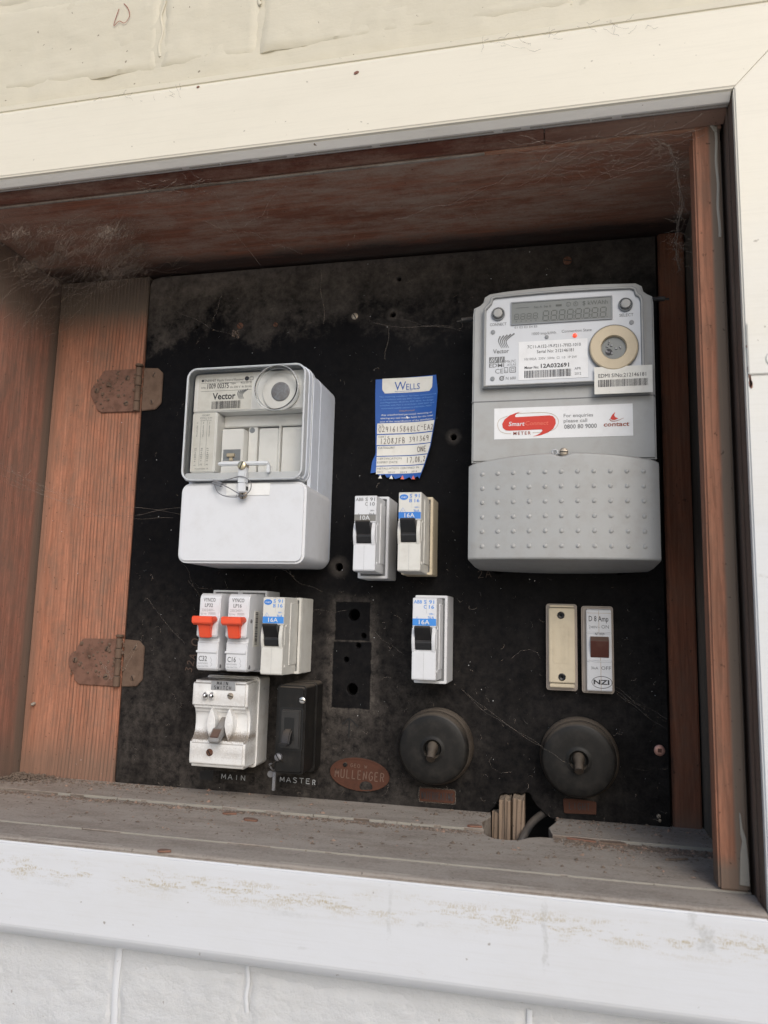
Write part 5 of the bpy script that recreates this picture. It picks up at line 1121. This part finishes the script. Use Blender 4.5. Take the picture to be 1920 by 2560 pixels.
# ------------------------------------------------------------ ivory fuse holder and slim breaker
T = thing('fuse_holder', 'ivory rewirable fuse holder with two black plugs, beside the slim white breaker', 'fuse holder', (380, 0, 128))
build('surround', prism(rr(368.0, 391.4, 95.6, 161.4, 2.2), -.3, -8.5, 1.0, 3, edges='front'), 'translucent', T)
build('carrier', merged(box(370.2, 389.4, -6, -13.2, 101.6, 158.0, .6, 2), box(370.6, 389.0, -6, -12.6, 98.2, 101.0, .4), box(370.6, 389.0, -6, -12.6, 158.7, 160.2, .4)), 'ivory', T)
for z in (152.6, 106.0): build('plug', lathe(379.3 + (z < 120) * .5, z, [(2.8, -12.9), (2.8, -13.5), (2.2, -13.8), (.8, -13.2), (0, -13.2)], 22), 'black', T)
build('raised_frame', ring(rr(373.2, 385.6, 116.4, 144.0, .3, 1), rr(374.1, 384.7, 117.3, 143.1, .3, 1), -13.1, -13.55, .1), 'ivory', T)
build('embossed_letters', merged(text('PRESS HERE', 382.4, 119.6, 4.0, -13.4, 404, rot=math.pi / 2)), 'ivory', T)
T = thing('slim_breaker', 'slim white 8 amp breaker with brown rocker and oval mark, right of the fuse holder', 'circuit breaker', (406.5, 0, 128))
sb = taper(prism(rr(394.6, 418.2, 94.6, 160.2, 2.2), -.3, -8.5, 1.0, 3, edges='front'), -0.3, -8.5, 407, 128, 1.0, 1.0); build('surround', sb, 'translucent', T)
build('case', prism([(-6, 96.4), (-13.0, 96.8), (-13.4, 98), (-13.4, 118.6), (-14.2, 119.0), (-14.2, 139.6), (-13.4, 140.2), (-13.4, 155.6), (-12.6, 157.4), (-6, 158.6)], 398.2, 416.4, .5, 2, 'X'), 'white', T)
rk = build('rocker', prism([(-13, 121.8), (-14.6, 121.6), (-15.0, 122.4), (-18.6, 134.0), (-14.6, 137.2), (-13, 137.4)], 400.9, 414.3, .25, 1, 'X'), 'brown', T)
yb = -13.55
build('lettering', merged(text('D 8 Amp', 400.0, 148.6, 4.0, yb, 414.3, bold=.005), text('NT1829', 404.4, 138.2, 1.9, -14.35, 411.2), text('NZI', 402.9, 101.8, 3.2, yb, 414.3, bold=.03)), 'ink', T)
build('lettering', merged(text('240V~', 400.0, 143.3, 2.0, yb, 408.0), text('ON', 409.2, 143.3, 2.6, yb, 414.6), text('3kA', 401.2, 112.7, 2.0, yb, 406.5), text('OFF', 408.6, 112.6, 2.6, yb, 415.6)), 'ink_grey', T)
build('oval_mark', ring(rpoly(409.0, 103.3, 7.5, 4.5, 0, 36), rpoly(409.0, 103.3, 7.15, 4.15, 0, 36), -13.3, yb - .05), 'ink', T)
build('seam', merged(quad(407.2, 407.45, 140.4, 156.8, -13.5), quad(408.2, 408.5, 97.2, 118.4, -13.5), quad(408, 408.3, 119.4, 121.6, -14.3), quad(398.4, 416.2, 154.7, 154.9, -13.5)), 'ink_tan', T)

# ------------------------------------------------------------ split offcut and black cable in the broken notch
T = thing('timber_offcut', 'split raw timber stub standing in the broken notch at the panel\'s foot', 'timber', (341, -12, 0))
def splint(x0, x1, y0, y1, top, seed):
    random.seed(seed); b = bmesh.new(); n = 4; lo_ = []; hi = []
    pts = [(x0, y0), (x0 + (x1 - x0) * .5, y0 + random.uniform(-.8, .8)), (x1, y0), (x1, y1), (x0 + (x1 - x0) * .5, y1), (x0, y1)]
    A = [b.verts.new((x + random.uniform(-.3, .3), yy, -34)) for x, yy in pts]; B = [b.verts.new((x, yy, top + random.uniform(-1.4, 1.2))) for x, yy in pts]
    b.faces.new(A); b.faces.new(B[::-1])
    for i in range(6): b.faces.new((A[i], B[i], B[(i + 1) % 6], A[(i + 1) % 6]))
    bmesh.ops.recalc_face_normals(b, faces=b.faces); return b
for i, (a, b_, yf, yb_, tp) in enumerate([(332.6, 337.0, -13, 6, 13.4), (337.1, 341.2, -14.6, 6, 13.8), (341.6, 342.6, -11, 6, 13.0), (342.9, 351.4, -13.8, 6, 14.5), (327.2, 332.4, -9.5, 2, 3.0)]):
    build('split_piece', splint(a, b_, yf, yb_, tp, i), 'offcut', T, smooth=False)
T = thing('black_cable', 'black cable poking out of the hole beside the timber stub', 'cable', (356, -20, -6))
build('sheath', tube(spline([(372, 12, 4), (364, 4, 1.0), (356, -8, -4), (350, -22, -12), (344, -30, -24)], 7), 2.9, 12), 'rubber', T)

# ------------------------------------------------------------ dust, debris, cobwebs
random.seed(77)
def chip(bm, x, y, z, r, flatness=.5, n=5):
    a0 = random.uniform(0, 6); P_ = [(x + r * random.uniform(.6, 1.3) * math.cos(a0 + 6.283 * i / n), y + r * random.uniform(.6, 1.3) * math.sin(a0 + 6.283 * i / n), z + random.uniform(-.1, .2) * r) for i in range(n)]
    t = bm.verts.new((x + random.uniform(-.3, .3) * r, y, z + r * flatness)); V = [bm.verts.new(p) for p in P_]
    for i in range(n): bm.faces.new((V[i], V[(i + 1) % n], t))
def sillz(y): return 0.1 if y > -48 else (-1.6 if y > -128.5 else -2.6)
db = bmesh.new(); db2 = bmesh.new()
for k in range(8000):
    m_ = random.random()
    if m_ < .40: x = random.uniform(-110, 480); y = -52 - abs(random.gauss(0, 4))
    elif m_ < .62: x = random.uniform(-110, 60) if random.random() < .7 else random.uniform(300, 480); y = -abs(random.gauss(0, 13)) - 1
    elif m_ < .78: x = random.uniform(380, 480); y = -54 - abs(random.gauss(0, 8))
    else: x = random.uniform(-110, 480); y = random.uniform(-118, -2)
    if 324 < x < 374 and y > -64: continue
    r = min(2.2, random.lognormvariate(-.62, .6)); chip(db if random.random() < .8 else db2, x, y, sillz(y) - .05, r, random.uniform(.3, .9))
for k in range(420):      # fluff pile in the left corner
    x = -98 + abs(random.gauss(0, 22)); y = -abs(random.gauss(0, 16)); chip(db, x, y, sillz(y) + random.uniform(0, 2.0), random.uniform(.5, 1.8), .8)
def debrismat(name, a, b):
    n = NT(name); return n.done(n.mix(n.noise(0.7, 2), a, b), 0.9)
M['debris'] = debrismat('sill_debris', (0.06, 0.045, 0.035), (0.22, 0.17, 0.13)); M['debris2'] = debrismat('pale_debris', (0.34, 0.29, 0.23), (0.20, 0.08, 0.05))
tag(build('sill_debris', db, 'debris', smooth=False), 'dark dust and crumbs lying along the sill', 'debris', kind='stuff')
tag(build('pale_crumbs', db2, 'debris2', smooth=False), 'pale and reddish crumbs scattered on the sill', 'debris', kind='stuff')
def flake(label, x, y, L, w, a, m='redpaint', z=None):
    bm = prism([(x + u * L * math.cos(a) - v * w * math.sin(a), y + u * L * math.sin(a) + v * w * math.cos(a)) for u, v in ((-.5, -.2), (-.3, -.5), (.1, -.4), (.5, -.15), (.42, .3), (.05, .5), (-.4, .35))], 0, 1.3, .2, 1, 'Z')
    z = sillz(y) + .1 if z is None else z
    for q in bm.verts: q.co.z += z + (q.co.x - x) * random.uniform(-.02, .05)
    tag(build('wood_flake', bm, m, org=(x, y, z)), label, 'flake', 'broken flakes on the sill')
flake('orange wood flake lying below the right round switch tag', 412, -53.5, 19, 5.5, -.02, 'post')
flake('curved orange bark flake left of the larger flake at the right', 392, -51, 20, 4, -.2, 'redpaint')
flake('dark red flake beside the split timber stub', 318, -46, 11, 5, -.1)
flake('red brown flake on the sill under the MAIN strip', 136, -62, 11, 5, .1)
flake('reddish flake on the sill below the MASTER strip', 158, -74, 12, 6, -.3)
flake('small red flake on the front edge of the sill', 134, -156, 9, 4.5, .1, z=-2.9)
flake('thin brown splinter on the sill near the stop post', 450, -78, 16, 1.6, .35, 'debris')

lint = bmesh.new()
def lintpos():
    while True:
        x, z = random.uniform(2, 455), random.uniform(1, 462); p = .16
        if z > 400: p = .75 if x < 300 else .5
        if z < 190: p = .55
        if z < 190 and x < 330: p = .85
        if 194 < x < 228 and 72 < z < 160: p = .05
        if random.random() < p: return x, z
for k in range(450):
    x, z = lintpos(); L = random.lognormvariate(.9, .6); a = random.uniform(0, 6.28); c = random.uniform(-1, 1)
    pts = [(x + L * t * math.cos(a + c * t * 2), z + L * t * math.sin(a + c * t * 2)) for t in (0, .25, .5, .75, 1)]
    join(lint, ribbon(pts, random.uniform(.10, .26), -.25)) if False else None
    prev = None
    for i, p in enumerate(pts):
        d_ = (pts[min(i + 1, 4)][0] - pts[max(i - 1, 0)][0], pts[min(i + 1, 4)][1] - pts[max(i - 1, 0)][1]); q = math.hypot(*d_) or 1; w_ = .09 + .05 * (k % 3 == 0)
        cur = (lint.verts.new((p[0] - d_[1] / q * w_, -.3 - .3 * random.random(), p[1] + d_[0] / q * w_)), lint.verts.new((p[0] + d_[1] / q * w_, -.3 - .3 * random.random(), p[1] - d_[0] / q * w_)))
        if prev: lint.faces.new((prev[0], prev[1], cur[1], cur[0]))
        prev = cur
tag(build('lint', lint, 'web', smooth=False), 'fine lint and fibres clinging to the black panel', 'lint', kind='stuff')
spk = bmesh.new()
for k in range(260):
    x, z = random.uniform(-94, 455), random.uniform(2, 462); r = random.choice([.15, .2, .2, .3, .45])
    V = [spk.verts.new((x + r * math.cos(i * 2.094), -.5, z + r * math.sin(i * 2.094))) for i in range(3)]; spk.faces.new(V)
tag(build('white_specks', spk, 'paper', smooth=False), 'tiny white specks scattered on panel and plank', 'specks', kind='stuff')

def strand(bm, a, b, r, sag=0.06, wob=.05, n=9):
    a, b = Vector(a), Vector(b); L = (b - a).length; ph = [random.uniform(0, 6) for _ in range(3)]; prev = None
    for i in range(n + 1):
        t = i / n; p = a.lerp(b, t) + Vector((math.sin(t * 9 + ph[0]) * wob * L * .3, math.sin(t * 7 + ph[1]) * wob * L * .3, -sag * L * 4 * t * (1 - t) + math.sin(t * 11 + ph[2]) * wob * L * .3))
        rr_ = r * random.uniform(.6, 1.5); cur = [bm.verts.new(p + Vector((rr_ * math.cos(q), 0 if q else 0, rr_ * math.sin(q))) + Vector((0, rr_ * math.sin(q * 1.7), 0))) for q in (0.3, 2.4, 4.5)]
        if prev:
            for j in range(3): bm.faces.new((prev[j], cur[j], cur[(j + 1) % 3], prev[(j + 1) % 3]))
        prev = cur
    return bm
def fuzzy(bm, pts, n, spread, L, r):
    for k in range(n):
        i = random.randrange(len(pts) - 1); p = Vector(pts[i]).lerp(Vector(pts[i + 1]), random.random()) + Vector([random.gauss(0, spread) for _ in range(3)])
        d = Vector([random.gauss(0, 1) for _ in range(3)]).normalized() * random.uniform(.3, 1) * L
        strand(bm, p, p + d, r, .1, .2, 5)
wb = bmesh.new(); random.seed(31)
for k in range(110):     # thick dusty web in the upper left corner
    y1, y2 = random.uniform(-125, -8), random.uniform(-125, -8)
    a = (random.uniform(-97, 70) , y1, 466.5); b = (-97.6, y2, random.uniform(372, 465)) if random.random() < .55 else (random.uniform(-95, 60), y2, 466 - random.uniform(0, 14))
    strand(wb, a, b, random.uniform(.03, .08), random.uniform(0, .12), .25, 10)
hubs = [Vector((random.uniform(-95, 35), random.uniform(-125, -30), random.uniform(440, 464))) for _ in range(34)]
for k in range(1500):
    a = random.choice(hubs) + Vector([random.gauss(0, 6)] * 3) * .6; b = a + Vector((random.gauss(0, 6), random.gauss(0, 6), random.gauss(0, 3.5))); b.z = min(b.z, 466); b.x = max(b.x, -97)
    strand(wb, a, b, random.uniform(.03, .08), .12, .9, 8)
tag(build('cobweb', wb, 'web_dark', smooth=False), 'thick dusty cobweb in the upper left corner of the recess', 'cobweb', kind='stuff')
w2 = bmesh.new()
for a, b in (((-97, -95, 268), (-20, -30, 232)), ((-97, -90, 262), (-40, -30, 240)), ((-97.5, -110, 282), (-10, -12, 226)), ((-20, -30, 232), (62, -40, 226)), ((-28, -28, 230), (84, -60, 233)), ((-60, -60, 250), (80, -50, 228))):
    strand(w2, a, b, .10, .02, .03, 16)
fuzzy(w2, [(-97, -95, 268), (-70, -75, 262), (-50, -60, 250), (-20, -30, 236)], 60, 1.2, 8, .06)
for a, b in (((92, -1, 175), (150, -30, 100)), ((300, -1, 92), (365, -22, 55)), ((306, -1, 90), (366, -22, 55)), ((365, -22, 55), (392, -28, 42)), ((418, -1, 100), (456, -1, 78)), ((420, -1, 96), (456, -1, 70)), ((418, -1, 98), (440, -1, 84)), ((430, -1, 40), (456, -1, 42)), ((240, -1, 407), (300, -6, 390)), ((236, -1, 402), (232, -1, 370)), ((208, -12, 152), (170, -1, 154)), ((224, -1, 140), (255, -1, 118)), ((68, -1, 415), (75, -1, 440)), ((28, -1, 430), (88, -1, 400)), ((210, -1, 405), (320, -1, 395)), ((86, -70, 192), (70, -5, 170)), ((70, -5, 170), (96, -2, 168)), ((160, -62, 188), (182, -2, 168)), ((60, -1, 120), (20, -1, 160)), ((98, -2, 130), (60, -1, 176)), ((15, -3, 121), (5, -5, 96)), ((-8, -4, 88), (-14, -5, 100)), ((-8, -4, 88), (14, -3, 120)), ((-12, -4, 86), (-26, -4, 94))):
    strand(w2, a, b, .09, .03, .05, 12)
fuzzy(w2, [(425, -1, 96), (440, -1, 84), (455, -1, 74)], 40, 2.0, 7, .05)
fuzzy(w2, [(-8, -5, 88), (-13, -5, 95), (-16, -5, 104)], 40, 1.6, 6, .07)
tag(build('cobweb', w2, 'web', smooth=False), 'thin cobweb strands across the panel and left plank', 'cobweb', kind='stuff')
w3 = bmesh.new(); line = [(440, -128, 469), (452, -118, 466), (460, -100, 460), (464, -90, 440), (463, -60, 425), (470, -35, 415)]
for a, b in zip(line, line[1:]):
    for k in range(7): strand(w3, Vector(a) + Vector([random.gauss(0, .8)] * 3), Vector(b) + Vector([random.gauss(0, 1.2)] * 3), .13, .03, .08, 8)
fuzzy(w3, line, 230, 2.2, 11, .08)
for k in range(120): a = Vector((random.uniform(360, 480), random.uniform(-140, -95), 467)); strand(w3, a, a + Vector((random.gauss(0, 22), random.gauss(0, 12), -abs(random.gauss(0, 4)))), .08, .08, .1, 7)
for k in range(90): a = Vector((random.uniform(68, 130), random.uniform(-141, -118), 468.5)); strand(w3, a, a + Vector((random.gauss(0, 8), random.gauss(0, 5), -abs(random.gauss(0, 2)))), .09, .1, .15, 6)
for a, b in (((118, -110, 466), (130, -4, 445)), ((126, -60, 466), (160, -20, 464)), ((170, -1, 458), (176, -1, 405)), ((80, -100, 466), (140, -50, 466)), ((250, -60, 466), (330, -90, 466)), ((180, -120, 467), (128, -70, 466)), ((290, -70, 466), (350, -110, 466))): strand(w3, a, b, .1, .03, .06, 14)
fuzzy(w3, [(128, -100, 466), (150, -60, 466), (300, -70, 466), (340, -110, 466)], 130, 10, 8, .05)
tag(build('cobweb', w3, 'web', smooth=False), 'dusty cobweb strands along the recess ceiling and upper right corner', 'cobweb', kind='stuff')
w4 = bmesh.new()
for k in range(26): a = Vector((random.uniform(330, 440), -156.2, random.uniform(526, 536))); strand(w4, a, a + Vector((random.gauss(0, 12), 0, -abs(random.gauss(0, 4)))), .08, .1, .15, 8)
for k in range(12): a = Vector((random.uniform(40, 130), -156.2, random.uniform(524, 536))); strand(w4, a, a + Vector((random.gauss(0, 5), 0, -abs(random.gauss(0, 5)))), .08, .1, .15, 8)
tag(build('cobweb', w4, 'web_dark', smooth=False), 'wisps of cobweb under the top edge of the cream rail', 'cobweb', kind='stuff')

bpy.data.objects.remove(_to)
for o in bpy.data.objects:
    if '_o' in o: del o['_o']
for o in bpy.data.objects:
    if o.name.split('.')[0] in ('paint_edge', 'pale_strip_edge', 'worn_edge', 'bare_chip', 'paint_drip', 'circuit_part'): o['kind'] = 'stuff'
